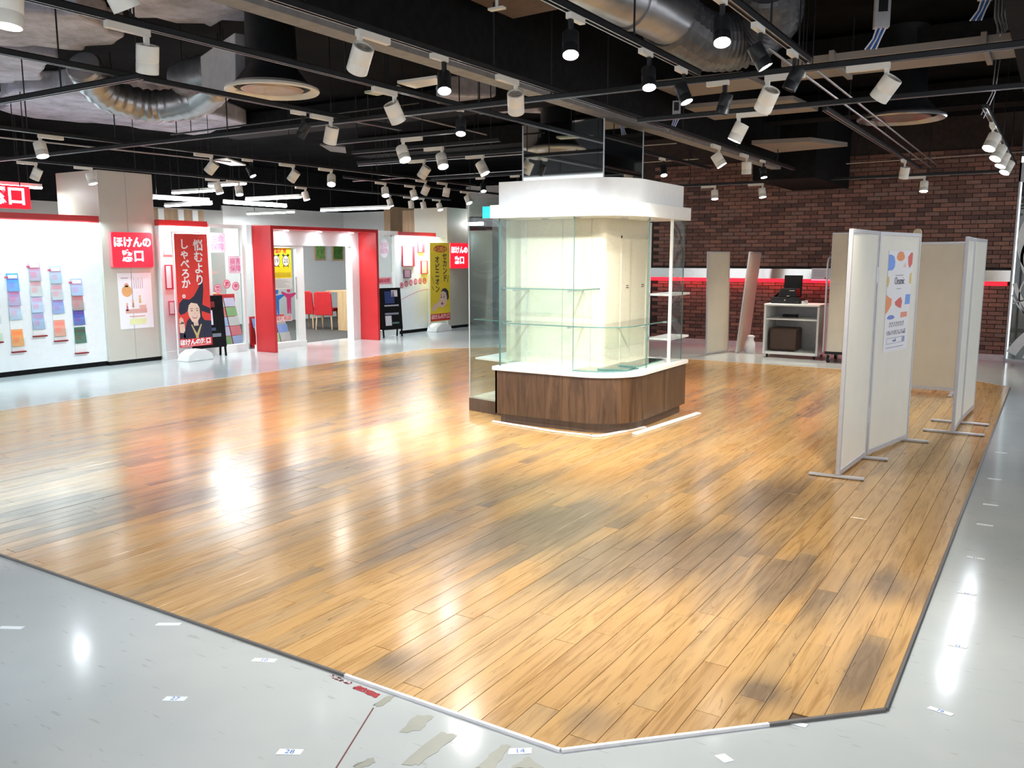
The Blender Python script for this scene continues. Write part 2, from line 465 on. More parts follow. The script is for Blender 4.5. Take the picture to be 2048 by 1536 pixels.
fwd = Vector((-math.sin(R(32.36)) * math.cos(R(8.44)), math.cos(R(32.36)) * math.cos(R(8.44)), -math.sin(R(8.44))))
rgt = Vector((math.cos(R(32.36)), math.sin(R(32.36)), 0)); upv = rgt.cross(fwd)
def seen_size(x, y, z=0.0):                    # rough share of the picture, only used to choose which planks are parts
    d = Vector((x, y, z)) - Vector((0, 0, 1.6)); w = d.dot(fwd)
    if w < 0.2: return 0
    u, v = d.dot(rgt) / w, d.dot(upv) / w
    if abs(u) > 0.63 or abs(v) > 0.475: return 0
    return 1.0 / w ** 3

planks = []
xs = [-0.405, -0.4745]
while xs[-1] > -9.25: xs.append(round(xs[-1] - 0.1, 4))
GAP = 0.0016
for i in range(len(xs) - 1):
    x1, x0 = xs[i] - GAP * 0.5, xs[i + 1] + GAP * 0.5
    y = 2.28 - rnd.random() * 1.5
    while y < 12.8:
        L = rnd.choice((0.9, 1.2, 1.5, 1.8))
        rect = [(x0, y), (x1, y), (x1, y + L - GAP), (x0, y + L - GAP)]
        pl = rect
        for k in range(8):
            if not pl: break
            pl = clip(pl, OCT[k], OCT[(k + 1) % 8])
        if len(pl) > 2:
            a = abs(sum(pl[k][0] * pl[(k + 1) % len(pl)][1] - pl[(k + 1) % len(pl)][0] * pl[k][1] for k in range(len(pl)))) / 2
            cx = sum(p[0] for p in pl) / len(pl); cy = sum(p[1] for p in pl) / len(pl)
            if a > 0.002:
                full = len(pl) == 4 and abs(a - (x1 - x0) * (L - GAP)) < 1e-6 and i > 0
                planks.append((a * seen_size(cx, cy), pl, full, L, (x0 + x1) / 2, y))
        y += L
planks.sort(key=lambda p: -p[0])
PM = {}
rest = MB()
for k, (s, pl, full, L, xc, y) in enumerate(planks):
    dz = rnd.uniform(-0.0005, 0.0005)
    if k < 300:
        if full:
            if L not in PM:
                q = MB(); w = (0.1 - GAP) / 2
                bevel_prism(q, [(-w, 0), (w, 0), (w, L - GAP), (-w, L - GAP)], 0.003, 0.009)
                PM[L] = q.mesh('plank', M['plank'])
            link('plank', PM[L], und, loc=(xc, y, dz))
        else:
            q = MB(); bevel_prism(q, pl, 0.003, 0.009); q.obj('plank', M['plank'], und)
    else:
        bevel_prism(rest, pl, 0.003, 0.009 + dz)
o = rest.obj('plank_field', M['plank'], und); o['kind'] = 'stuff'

# edging strip around the oak: white where it is new, dark elsewhere
edge_d = pm('dark_floor_edging', (0.15, 0.14, 0.135), 0.45, 0.3)
edge_w = pm('white_floor_edging', (0.80, 0.78, 0.80), 0.4)
for k in range(8):
    a, b = Vector((*OCT[k], 0)), Vector((*OCT[(k + 1) % 8], 0))
    d = (b - a).normalized(); n = Vector((d.y, -d.x, 0))
    segs = [(0, 1, edge_d, 0.011)]
    if k == 0: segs = [(0, 0.88, edge_d, 0.011), (0.88, 1, edge_w, 0.012)]
    if k == 1: segs = [(0, 0.62, edge_w, 0.012), (0.62, 1, edge_d, 0.012)]
    if k in (3, 4, 5, 6): segs = [(0, 1, edge_w if k != 3 else M['frame'], 0.012)]
    for s0, s1, mt, wd in segs:
        p, q = a + (b - a) * s0, a + (b - a) * s1
        pts = [(p.x, p.y), (p.x + n.x * wd, p.y + n.y * wd), (q.x + n.x * wd, q.y + n.y * wd), (q.x, q.y)]
        struct(MB().prism(pts, 0.0, 0.011).obj('trim_%d' % (k + 1), mt))

# marks on the vinyl: numbered paper stickers, tape residue, a strip of torn red tape
def sticker(x, y, rz, w, h, num, label, tint=(232, 238, 240)):
    t = thing('floor_sticker', label, 'sticker', (x, y, 0.0), rz, 'paper stickers on the grey floor')
    MB().prism([(-w / 2, -h / 2), (w / 2 - 0.004, -h / 2 + 0.003), (w / 2, h / 2), (-w / 2 + 0.005, h / 2 - 0.002)], 0.0005, 0.0016).obj('paper', flat(*tint), t)
    if num: txt(num, h * 0.95, flat(60, 110, 190), t, (0, 0, 0.0018), (0, 0, 0), ext=0.0002)
for x, y, rz, w, h, num, label in (
    (-2.00, 1.80, 0.50, 0.085, 0.034, '28', 'white paper sticker numbered 28 on the grey floor beside the scuffed vinyl seam'),
    (-1.367, 2.206, 0.60, 0.080, 0.036, '14', 'white paper sticker numbered 14 beside the sharp corner of the oak floor'),
    (-2.61, 1.816, 0.50, 0.085, 0.034, '27', 'white paper sticker numbered 27 alone on the grey floor'),
    (-3.19, 2.21, 0.55, 0.11, 0.03, '', 'blank white sticker touching the oak floor edge, farthest from the white-edged corner'),
    (-2.57, 2.20, 0.45, 0.10, 0.032, '10', 'white sticker marked 10 at the oak edge next to the torn red tape'),
    (-3.74, 1.82, 0.50, 0.11, 0.03, '', 'faint blank sticker at the picture edge on the grey floor'),
    (-0.235, 3.83, 0.05, 0.075, 0.024, '33', 'white sticker numbered 33 beside the dark oak edging, second of the aisle row'),
    (-0.235, 3.22, -0.20, 0.085, 0.026, '78', 'tilted white sticker numbered 78, first of the aisle row'),
    (-0.255, 4.48, 0.0, 0.085, 0.024, '52', 'white sticker numbered 52 beside the dark oak edging, third of the aisle row'),
    (-0.26, 5.06, 0.0, 0.09, 0.026, '41', 'white sticker numbered 41, fourth of the row along the aisle'),
    (-0.26, 5.74, 0.0, 0.09, 0.026, '', 'blank white sticker, fifth of the row along the aisle'),
    (-0.26, 6.24, 0.0, 0.09, 0.026, '', 'blank white sticker, sixth of the row along the aisle'),
    (-0.28, 7.00, 0.0, 0.09, 0.026, '', 'blank white sticker, seventh of the row along the aisle'),
    (-0.29, 8.00, 0.0, 0.09, 0.026, '', 'blank white sticker, last of the row along the aisle'),
    (-0.79, 2.525, -0.55, 0.05, 0.040, '', 'small square white sticker below the short oak corner edge'),
    (-0.64, 2.862, 0.0, 0.06, 0.03, '', 'small cream paper scrap against the short oak corner edge')):
    sticker(x, y, rz, w, h, num, label)

def patch(name, pts, mt, label, cat, z=0.0012):
    o = MB().prism(pts, 0.0004, z).obj(name, mt)
    return tag(o, label, cat, 'tape marks on the grey floor')
tapec = pm('tape_residue', (0.30, 0.31, 0.265), 0.35, var=0.05)
def flake(name, col, thr, scale):
    m, nt, b = nodes(name)
    geo = N(nt, 'ShaderNodeNewGeometry'); n = N(nt, 'ShaderNodeTexNoise', Scale=scale, Detail=4.0, Roughness=0.7)
    nt.links.new(geo.outputs['Position'], n.inputs['Vector'])
    b.inputs['Base Color'].default_value = (*col, 1)
    nt.links.new(ramp(nt, n.outputs['Fac'], [(thr - 0.03, (0, 0, 0)), (thr + 0.03, (1, 1, 1))]).outputs[0], b.inputs['Alpha'])
    return m
redt = flake('torn_red_tape', (0.32, 0.010, 0.022), 0.42, 60)
jag = random.Random(3)
def rough_edge(pts, n=5, a=0.006):
    out = []
    for i in range(len(pts)):
        p, q = pts[i], pts[(i + 1) % len(pts)]
        for k in range(n):
            t = k / n
            out.append((p[0] + (q[0] - p[0]) * t + jag.uniform(-a, a), p[1] + (q[1] - p[1]) * t + jag.uniform(-a, a)))
    return out
for pts, lab in (
    ([(-1.771, 2.083), (-1.796, 2.201), (-1.738, 2.230), (-1.722, 2.125)], 'short beige tape residue patch on grey vinyl near the white edging'),
    ([(-1.653, 1.942), (-1.656, 2.156), (-1.597, 2.176), (-1.596, 1.971)], 'long ragged beige tape residue stripe between the seam and the 14 sticker'),
    ([(-1.777, 1.856), (-1.751, 1.922), (-1.726, 1.905), (-1.746, 1.845)], 'small torn beige residue scrap beside the vinyl seam'),
    ([(-1.439, 2.052), (-1.436, 2.207), (-1.412, 2.222), (-1.385, 2.086)], 'narrow beige residue stripe just before the 14 sticker'),
    ([(-1.345, 2.111), (-1.330, 2.195), (-1.240, 2.165)], 'wide beige residue smear below the sharp oak corner'),
    ([(-1.971, 2.170), (-1.965, 2.259), (-1.937, 2.262), (-1.937, 2.172)], 'beige residue strip at the oak edge beside the torn red tape')):
    patch('tape_residue', rough_edge(pts), tapec, lab, 'tape residue')
patch('red_tape', rough_edge([(-2.120, 2.222), (-2.105, 2.250), (-2.000, 2.244), (-1.990, 2.212)], 9, 0.005), redt, 'torn dark red tape remnant beside the oak edge', 'tape')
patch('red_tape', rough_edge([(-2.26, 2.243), (-2.25, 2.262), (-2.135, 2.252), (-2.145, 2.232)], 14, 0.0065), flake('worn_pink_tape', (0.42, 0.06, 0.09), 0.55, 70), 'worn pinkish tape flakes trailing off the torn red tape', 'tape')
seam = MB().prism([(-1.958, 2.157), (-1.952, 2.157), (-1.45, 0.98), (-1.456, 0.98)], 0.0002, 0.0008).obj('trim_9', pm('dark_red_seam', (0.12, 0.03, 0.03), 0.6))
struct(seam)

# ------------------------------------------------------------------ ceiling slab
ce = MB().box(-22, -6, 3.75, 7, 22, 3.95).obj('ceiling', M['ceil'])
struct(ce, 'black painted ceiling slab above the lighting tracks')
for pts in ([(-8.6, 4.4), (-8.5, 5.0), (-9.7, 5.5), (-10.4, 5.3), (-10.2, 4.6)], [(-7.3, 3.7), (-6.9, 4.3), (-7.2, 4.9), (-7.9, 5.0), (-8.5, 4.4), (-8.3, 3.9)],
            [(-10.6, 5.7), (-9.6, 6.1), (-9.7, 7.6), (-10.3, 9.0), (-11.8, 9.2), (-12.0, 7.6), (-12.3, 7.2), (-12.1, 6.3)],
            [(-6.0, 4.05), (-5.45, 4.5), (-5.6, 5.1), (-6.2, 5.05), (-6.5, 4.6)], [(-6.3, 3.2), (-5.6, 3.7), (-5.9, 4.0), (-6.6, 3.7)],
            [(-6.4, 8.6), (-5.6, 9.6), (-6.1, 10.4), (-7.3, 9.6)]):
    q = []
    for i in range(len(pts)):
        a, b = pts[i], pts[(i + 1) % len(pts)]
        for t in (0, 0.25, 0.5, 0.75):
            q.append((a[0] + (b[0] - a[0]) * t + rnd.uniform(-0.08, 0.08), a[1] + (b[1] - a[1]) * t + rnd.uniform(-0.08, 0.08)))
    MB().prism(q, 3.52, 3.76).obj('ceiling_fireproofing', M['foam'], None, bev=0.03)['kind'] = 'structure'

# ------------------------------------------------------------------ brick wall at the back
YB = 15.25
wb = MB().box(-9.4, YB + 0.012, 0, -0.62, YB + 0.25, 3.75).obj('wall_back', M['mortar'])
struct(wb, 'dark red-brown brick wall with a mirror strip and red glow line')
BW, BH, BP = 0.21, 0.057, 0.067
full = MB(); full.prism([(-BW / 2 + 0.003, 0), (BW / 2 - 0.003, 0), (BW / 2, 0.003), (BW / 2, BH - 0.003), (BW / 2 - 0.003, BH), (-BW / 2 + 0.003, BH), (-BW / 2, BH - 0.003), (-BW / 2, 0.003)], 0, 0.03, axis='y')
fm = full.mesh('brick', M['brick'])
bl = []
for r_ in range(47):
    z = 0.10 + r_ * BP
    if 1.195 < z + BH and z < 1.40: continue
    x = -6.5 + (BW + 0.01) / 2 * (r_ % 2)
    while x < -0.62 + 0.001:
        x0, x1 = x, min(x + BW, -0.625)
        if x1 - x0 > 0.04: bl.append((x0, x1, z))
        x += BW + 0.01
bl.sort(key=lambda b: math.hypot(((b[0] + b[1]) / 2 + 3.1) * 0.55, b[2] - 2.15))
rest = MB(); nb = 0
for x0, x1, z in bl:
    dy = rnd.uniform(-0.003, 0.003)
    if nb < 300 and abs(x1 - x0 - BW) < 1e-6:
        link('brick', fm, wb, loc=((x0 + x1) / 2, YB - 0.012 + dy, z)); nb += 1
    else:
        rest.box(x0, YB - 0.012 + dy, z, x1, YB + 0.02, z + BH)
o = rest.obj('brick_field', M['brick'], wb); o['kind'] = 'stuff'
# mirror-steel band with the red light line below it, white skirting
struct(MB().box(-9.4, YB - 0.045, 1.225, -0.625, YB + 0.02, 1.40).obj('trim_10', M['steel']), 'brushed mirror steel band along the brick wall')
struct(MB().box(-9.4, YB - 0.05, 1.395, -0.625, YB + 0.02, 1.412).obj('trim_11', M['blackm']))
struct(MB().box(-9.4, YB - 0.030, 1.16, -0.66, YB - 0.012, 1.225).obj('trim_12', M['redneon']), 'red light strip under the steel band')
struct(MB().box(-9.4, YB - 0.03, 0.0, -0.625, YB + 0.02, 0.098).obj('baseboard_back', pm('pale_skirting', (0.62, 0.56, 0.57), 0.3)), 'pale skirting below the brick wall')
for xx in (-5.6, -3.6, -1.9):
    la = bpy.data.lights.new('red_strip_light', 'AREA'); la.energy = 3.5; la.color = (1, 0.03, 0.06); la.shape = 'RECTANGLE'; la.size = 1.8; la.size_y = 0.03
    lo = bpy.data.objects.new('red_strip_light', la); COL.objects.link(lo); lo.location = (xx, YB - 0.075, 1.215); lo.rotation_euler = (R(12), 0, 0)
# paper notice taped on the band
t = thing('paper_notice', 'white printed paper notice taped onto the steel band beside the panel trolley', 'notice', (-3.42, YB - 0.052, 1.205))
MB().box(-0.15, -0.002, 0, 0.15, 0.0, 0.205).obj('sheet', M['paper'], t)
q = MB()
for k in range(6): q.box(-0.12, -0.003, 0.165 - k * 0.02, 0.06 + 0.05 * (k % 2), -0.002, 0.169 - k * 0.02)
q.obj('printed_text', flat(130, 150, 190), t)
MB().box(0.07, -0.003, 0.02, 0.10, -0.002, 0.05).obj('red_mark', flat(200, 40, 60), t)

# ------------------------------------------------------------------ etched glass window beside the brick wall
wn = struct(MB().box(-0.62, YB - 0.02, 0, -0.60, YB + 0.1, 3.0).box(-0.62, YB - 0.02, 2.72, 2.4, YB + 0.1, 3.0).box(-0.60, YB - 0.02, 0, 2.4, YB + 0.1, 0.03).obj('window_1', M['frame']), 'dark window with white etched rings')
MB().box(-0.60, YB + 0.03, 0.03, 2.4, YB + 0.042, 2.72).obj('pane', M['glass'], wn)
def arc(cx, cz, r0, r1, a0, a1, x_min=-0.60, n=40):
    mb = MB(); pv = None
    for i in range(n + 1):
        a = R(a0 + (a1 - a0) * i / n)
        p = [(cx + r * math.cos(a), cz + r * math.sin(a)) for r in (r0, r1)]
        if pv and all(x_min < q[0] < 2.35 and 0.03 < q[1] < 2.72 for q in p + pv):
            mb.prism([pv[0], pv[1], p[1], p[0]], YB + 0.024, YB + 0.030, axis='y')
        pv = p
    if mb.v: mb.obj('etched_ring', M['frost'], wn)
arc(0.12, 1.83, 0.60, 0.70, 60, 300); arc(0.12, 1.83, 0.53, 0.56, 60, 300); arc(0.10, 1.70, 0.40, 0.50, 90, 250); arc(0.02, 1.60, 0.50, 0.54, 140, 262)
arc(0.35, 1.45, 0.92, 0.98, 170, 262); arc(0.35, 1.45, 1.02, 1.04, 180, 262); arc(0.45, -0.35, 1.02, 1.16, 60, 165); arc(0.45, -0.35, 0.90, 0.93, 60, 170)
arc(0.55, -0.5, 0.70, 0.73, 60, 170); arc(0.0, 1.02, 0.48, 0.50, 60, 300); arc(-0.3, 0.4, 0.55, 0.565, 90, 200)
struct(MB().box(-0.7, 18.6, 0, 5, 18.8, 3.7).obj('wall_beyond', pm('dim_corridor_wall', (0.10, 0.095, 0.08), 0.6)))
bc = thing('bookcase', 'dim bookcase of pale books seen through the etched window', 'bookcase', (0.35, 17.7, 0))
q = MB()
for k in range(6): q.box(-0.6, 0, k * 0.36, 0.6, 0.3, k * 0.36 + 0.025)
q.box(-0.62, 0, 0, -0.6, 0.3, 2.0).box(0.6, 0, 0, 0.62, 0.3, 2.0).box(-0.6, 0.29, 0, 0.6, 0.3, 2.0)
q.obj('case', pm('grey_shelf_board', (0.30, 0.29, 0.26), 0.5), bc)
q = MB()
for k in range(5):
    x = -0.58
    while x < 0.54:
        w = rnd.uniform(0.02, 0.05); q.box(x, 0.03, k * 0.36 + 0.026, x + w - 0.002, 0.2, k * 0.36 + rnd.uniform(0.22, 0.31)); x += w
o = q.obj('books', pm('dim_book_spines', (0.34, 0.33, 0.30), 0.6, var=0.4, scale=9), bc); o['kind'] = 'stuff'

# rear hall seen past the showcase: beige wall, grey glass doors, bulkhead, cyan sign
struct(MB().box(-13.2, 17.0, 0, -11.32, 17.2, 2.22).obj('wall_rear', M['pillar']), 'beige wall at the far end beyond the showcase')
struct(MB().box(-11.32, 17.0, 0, -9.4, 17.2, 3.0).obj('wall_rear_grey', pm('slate_grey_wall', (0.20, 0.22, 0.23), 0.3)), 'slate grey wall panel beyond the showcase')
struct(MB().box(-11.75, 16.55, 2.52, -9.4, 17.0, 3.2).obj('wall_bulkhead', pm('grey_bulkhead', (0.27, 0.255, 0.25), 0.6)), 'grey bulkhead box above the far wall')
t = thing('wayfinding_sign', 'small glowing cyan wayfinding sign fixed on the grey bulkhead', 'sign', (-11.08, 16.42, 2.60))
MB().box(-0.13, 0.0, -0.14, 0.13, 0.05, 0.14).obj('sign_box', M['frame'], t, bev=0.005)
MB().box(-0.115, -0.006, -0.125, 0.115, 0.0, 0.125).obj('sign_face', M['cyan'], t)
MB().box(-0.03, 0.05, -0.03, 0.03, 0.13, 0.03).obj('bracket', M['frame'], t)
t = thing('ceiling_lightbox', 'long white glowing light box below the bulkhead at the far wall', 'light', (-11.5, 16.4, 2.36))
MB().box(-0.5, 0, -0.05, 0.35, 0.1, 0.03).obj('housing', M['frame'], t); MB().box(-0.48, -0.01, -0.045, 0.33, 0, 0.02).obj('diffuser', M['tubew'], t)

# ------------------------------------------------------------------ mirrored pillar and the showcase wrapped round it
PX0, PX1, PY0, PY1 = -4.50, -3.625, 7.30, 8.18
pil = struct(MB().box(PX0 + 0.01, PY0 + 0.01, 0, PX1 - 0.01, PY1 - 0.01, 2.86).obj('pillar', M['blackm']), 'square mirror-clad pillar rising from the showcase')
mirr = pm('pillar_mirror', (0.72, 0.76, 0.76), 0.03, 1.0, 0.01)
for (x0, y0, x1, y1) in ((PX0, PY0, PX1, PY0 + 0.01), (PX1 - 0.01, PY0 + 0.01, PX1, PY1), (PX0, PY0 + 0.01, PX0 + 0.01, PY1)):
    MB().box(x0, y0, 1.97, x1, y1, 2.86).obj('mirror_panel', mirr, pil)
for xx, yy in ((PX1, PY0), (PX0, PY0), (PX1, PY1)): MB().box(xx - 0.005, yy - 0.005, 1.97, xx + 0.005, yy + 0.005, 2.855).obj('corner_bead', M['alu'], pil)

def rounded(x0, y0, x1, y1, r, n=14):          # rectangle with its (x1, y0) corner rounded
    pts = [(x0, y0)]
    for i in range(n + 1):
        a = -PI / 2 + PI / 2 * i / n
        pts.append((x1 - r + r * math.cos(a), y0 + r + r * math.sin(a)))
    return pts + [(x1, y1), (x0, y1)]

def ring_block(mb, x0, y0, x1, y1, r, z0, z1):  # an L round the pillar: front arm and side arm
    n = 14; outer = rounded(x0, y0, x1, y1, r, n)
    arcp = outer[1:n + 2]
    cx, cy = PX1 + 0.02, PY0 - 0.02
    pts = [(x0, y0)] + arcp + [(x1, y1), (cx, y1), (cx, cy), (x0, cy)]
    mb.prism(pts, z0, z1)
    return mb

sc = thing('display_case', 'white topped walnut display case with glass shelves built round the mirrored pillar', 'display case', (0, 0, 0))
ring_block(MB(), -4.48, 6.87, -3.21, 8.30, 0.42, 0.0, 0.10).obj('toe_kick', M['kick'], sc, smooth=True)
# cabinet body as separate faced panels with a hairline joint at x = -3.72
def front_panel(name, pts, z0, z1, mt, th=0.02):
    mb = MB(); inner = []
    for i in range(len(pts)):
        a = Vector(pts[max(i - 1, 0)]); b = Vector(pts[min(i + 1, len(pts) - 1)])
        d = (b - a).normalized(); n = Vector((-d.y, d.x))
        inner.append((pts[i][0] + n.x * th, pts[i][1] + n.y * th))
    for i in range(len(pts) - 1):
        mb.prism([pts[i], pts[i + 1], inner[i + 1], inner[i]], z0, z1)
    return mb.obj(name, mt, sc, smooth=True)
curve = rounded(-4.52, 6.83, -3.165, 8.33, 0.44, 14)[1:16]
front_panel('cabinet_panel', [(-4.52, 6.83), (-3.782, 6.83)], 0.10, 0.522, M['walnut'])
front_panel('cabinet_panel', [(-3.779, 6.83)] + curve + [(-3.165, 7.9)], 0.10, 0.522, M['walnut'])
front_panel('cabinet_panel', [(-3.165, 7.903), (-3.165, 8.33)], 0.10, 0.522, M['walnut'])
front_panel('cabinet_panel', [(-4.52, 7.28), (-4.52, 6.83)], 0.10, 0.522, M['walnut'])
ring_block(MB(), -4.49, 6.86, -3.20, 8.32, 0.42, 0.10, 0.52).obj('carcass', M['kick'], sc)
ring_block(MB(), -4.545, 6.81, -3.145, 8.345, 0.46, 0.522, 0.56).obj('countertop', M['white'], sc, smooth=True, bev=0.003)
def canopy(name, x0, y0, x1, y1, r, z0, z1):
    ring_block(MB(), x0, y0, x1, y1, r, z0, z1).obj(name, M['white'], sc, smooth=True, bev=0.002)
canopy('canopy_band', -4.56, 6.81, -3.15, 8.31, 0.46, 1.957, 2.08)
canopy('canopy_fascia', -4.50, 6.87, -3.21, 8.25, 0.44, 2.081, 2.292)
for (dx, dy) in ((-4.1, 7.05), (-3.75, 7.02), (-3.40, 7.30), (-3.38, 7.85)):
    d = MB().cyl((dx, dy, 1.949), (dx, dy, 1.957), 0.035, n=20).obj('downlight', M['alu'], sc)
    MB().cyl((dx, dy, 1.947), (dx, dy, 1.949), 0.026, n=16).obj('downlight_lens', M['lensoff'], d)
# cream linen panels on the pillar
MB().box(-4.67, 7.262, 0.56, -4.03, 7.282, 1.957).obj('back_panel', M['linen'], sc, bev=0.002)
MB().box(-4.027, 7.262, 0.56, -3.72, 7.282, 1.957).obj('back_panel', M['linen'], sc, bev=0.002)
MB().box(-3.605, 7.40, 0.56, -3.585, 8.31, 1.957).obj('back_panel', M['linen'], sc, bev=0.002)
q = MB(); pts = []
for i in range(9):
    a = -PI / 2 + PI / 2 * i / 8
    pts.append((-3.645 + 0.06 * math.cos(a), 7.322 + 0.06 * math.sin(a)))
q.prism([(-3.717, 7.262)] + pts + [(-3.585, 7.398), (-3.603, 7.398), (-3.603, 7.28), (-3.717, 7.28)], 0.56, 1.957); q.obj('corner_panel', M['linen'], sc, smooth=True)
q = MB().box(-3.600, 7.62, 0.58, -3.578, 7.635, 1.80).box(-3.595, 7.62, 1.78, -3.578, 8.24, 1.80).box(-3.600, 8.225, 0.58, -3.578, 8.24, 1.80)
q.obj('panel_moulding', M['linen'], sc)
q = MB()
for yy in (7.75, 8.12):
    for zz in (1.32, 1.30): q.box(-3.586, yy, zz, -3.578, yy + 0.05, zz + 0.004)
q.obj('shelf_slot', M['blackm'], sc)
# glass walls with polished green edges
def pane(name, x0, y0, z0, x1, y1, z1, edges):
    o = MB().box(x0, y0, z0, x1, y1, z1).obj(name, M['glass'], sc)
    mb = MB()
    for e in edges: mb.box(*e)
    mb.obj('glass_edge', M['glassedge'], o)
pane('glass_pane', -4.50, 6.875, 0.56, -3.70, 6.883, 1.957, [(-3.700, 6.874, 0.56, -3.6975, 6.884, 1.957), (-4.503, 6.874, 0.56, -4.50, 6.884, 1.957)])
pane('glass_pane', -4.50, 6.885, 0.56, -4.492, 7.255, 1.957, [(-4.501, 6.885, 0.56, -4.491, 6.888, 1.957)])
pane('glass_pane', -3.215, 7.98, 0.56, -3.207, 8.30, 1.957, [(-3.216, 8.30, 0.56, -3.206, 8.303, 1.957)])
pane('glass_pane', -3.225, 7.42, 0.56, -3.217, 7.45, 1.957, [(-3.226, 7.452, 0.56, -3.216, 7.4545, 1.957)])
MB().box(-3.225, 7.965, 0.56, -3.20, 7.99, 1.957).obj('upright', M['white'], sc)
for xx in (-4.44,):
    q = MB()
    for k in range(34): q.box(xx - 0.004, 7.2575, 0.60 + k * 0.04, xx + 0.004, 7.2615, 0.615 + k * 0.04)
    MB().box(xx - 0.012, 7.258, 0.56, xx + 0.012, 7.262, 1.957).obj('slotted_rail', pm('pale_rail', (0.62, 0.63, 0.58), 0.4, 0.2), sc)
# glass shelves: one short, one that turns the rounded corner
def shelf(name, pts, z, par=sc, th=0.010):
    o = MB().prism(pts, z, z + th).obj(name, M['shelfglass'], par)
    mb = MB()
    for i in range(len(pts)):
        a, b = pts[i], pts[(i + 1) % len(pts)]
        d = Vector((b[0] - a[0], b[1] - a[1])).normalized() * 0.0008; n = Vector((d.y, -d.x))
        mb.prism([(a[0] + n.x, a[1] + n.y), (b[0] + n.x, b[1] + n.y), (b[0], b[1]), (a[0], a[1])], z, z + th)
    mb.obj('shelf_edge', M['glassedge'], o)
    return o
shelf('glass_shelf', [(-4.48, 6.90), (-3.62, 6.90), (-3.62, 7.255), (-4.48, 7.255)], 1.30)
shelf('glass_shelf', [(-4.48, 6.90)] + rounded(-4.48, 6.90, -3.24, 8.28, 0.36, 10)[1:12] + [(-3.24, 8.28), (-3.575, 8.28), (-3.575, 7.255), (-4.48, 7.255)], 0.965)
for xx in (-4.40, -3.80):
    for z in (1.30, 0.965): MB().box(xx - 0.006, 6.95, z - 0.022, xx + 0.006, 7.258, z - 0.001).obj('shelf_bracket', M['alu'], sc)
for yy in (7.55, 8.1):
    MB().box(-3.574, yy - 0.006, 0.943, -3.29, yy + 0.006, 0.964).obj('shelf_bracket', M['alu'], sc)
# white shelves of the rear bay, seen past the side glass
for z in (0.74, 1.20): MB().box(-3.60, 8.36, z, -3.36, 8.90, z + 0.022).obj('rear_shelf', M['white'], sc)
MB().box(-3.635, 8.36, 0.0, -3.605, 8.40, 1.95).obj('upright', M['white'], sc)

# low glass case on the far side of the pillar
lc = thing('side_display_case', 'narrow all-glass case on a low walnut plinth beside the mirrored pillar', 'display case', (0, 0, 0))
MB().prism([(-5.12, 7.24), (-4.53, 7.12), (-4.53, 8.6), (-5.12, 8.6)], 0, 0.14).obj('plinth', M['kick'], lc)
MB().prism([(-5.10, 7.26), (-4.53, 7.14), (-4.53, 8.58), (-5.10, 8.58)], 0.14, 0.155).obj('plinth_top', M['linen'], lc)
MB().prism([(-5.11, 7.25), (-4.545, 7.135), (-4.545, 7.143), (-5.11, 7.258)], 0.155, 2.18).obj('glass_pane', M['glass'], lc)
MB().box(-5.118, 7.262, 0.155, -5.11, 8.59, 2.18).obj('glass_pane', M['glass'], lc)
MB().box(-5.119, 7.245, 0.155, -5.109, 7.25, 2.18).obj('glass_edge', pm('pale_glass_edge', (0.45, 0.50, 0.52), 0.15), lc)
MB().box(-4.565, 7.30, 0.155, -4.54, 7.325, 1.95).obj('upright', M['blackm'], lc)
MB().prism([(-5.08, 7.30), (-4.6, 7.2), (-4.6, 8.55), (-5.08, 8.55)], 0.545, 0.563).obj('white_shelf', M['white'], lc)
shelf('glass_shelf', [(-5.09, 7.30), (-4.6, 7.2), (-4.6, 8.5), (-5.09, 8.5)], 0.955, lc)
# loose glass shelves stacked on the counter corner
for k, (pts, lab) in enumerate((
    ([(-3.71, 6.90)] + rounded(-3.71, 6.90, -3.26, 7.36, 0.36, 10)[1:12] + [(-3.26, 7.36), (-3.71, 7.20)], 'lowest rounded glass shelf lying loose on the white counter corner'),
    ([(-3.52, 7.02), (-3.27, 7.12), (-3.30, 7.62), (-3.53, 7.60)], 'narrow glass shelf lying across the rounded one on the counter'),
    ([(-3.44, 7.30), (-3.24, 7.30), (-3.24, 7.95), (-3.44, 7.95)], 'uppermost glass strip on the loose shelf pile'))):
    t = thing('loose_glass_shelf', lab, 'glass shelf', (0, 0, 0.5605 + k * 0.0125), 0, 'loose glass shelves on the counter')
    o = MB().prism(pts, 0, 0.011).obj('glass_sheet', M['shelfglass'], t)
    mb = MB()
    for i in range(len(pts)):
        a, b = pts[i], pts[(i + 1) % len(pts)]
        d = Vector((b[0] - a[0], b[1] - a[1])).normalized() * 0.001; n = Vector((d.y, -d.x))
        mb.prism([(a[0] + n.x, a[1] + n.y), (b[0] + n.x, b[1] + n.y), b, a], 0, 0.011)
    mb.obj('polished_edge', M['glassedge'], t)
t = thing('metal_rail', 'dark metal shelf rail lying on the counter behind the loose glass', 'rail', (-3.42, 7.98, 0.561))
MB().box(-0.015, -0.02, 0, 0.015, 0.30, 0.02).obj('rail_bar', M['alu'], t, bev=0.002)
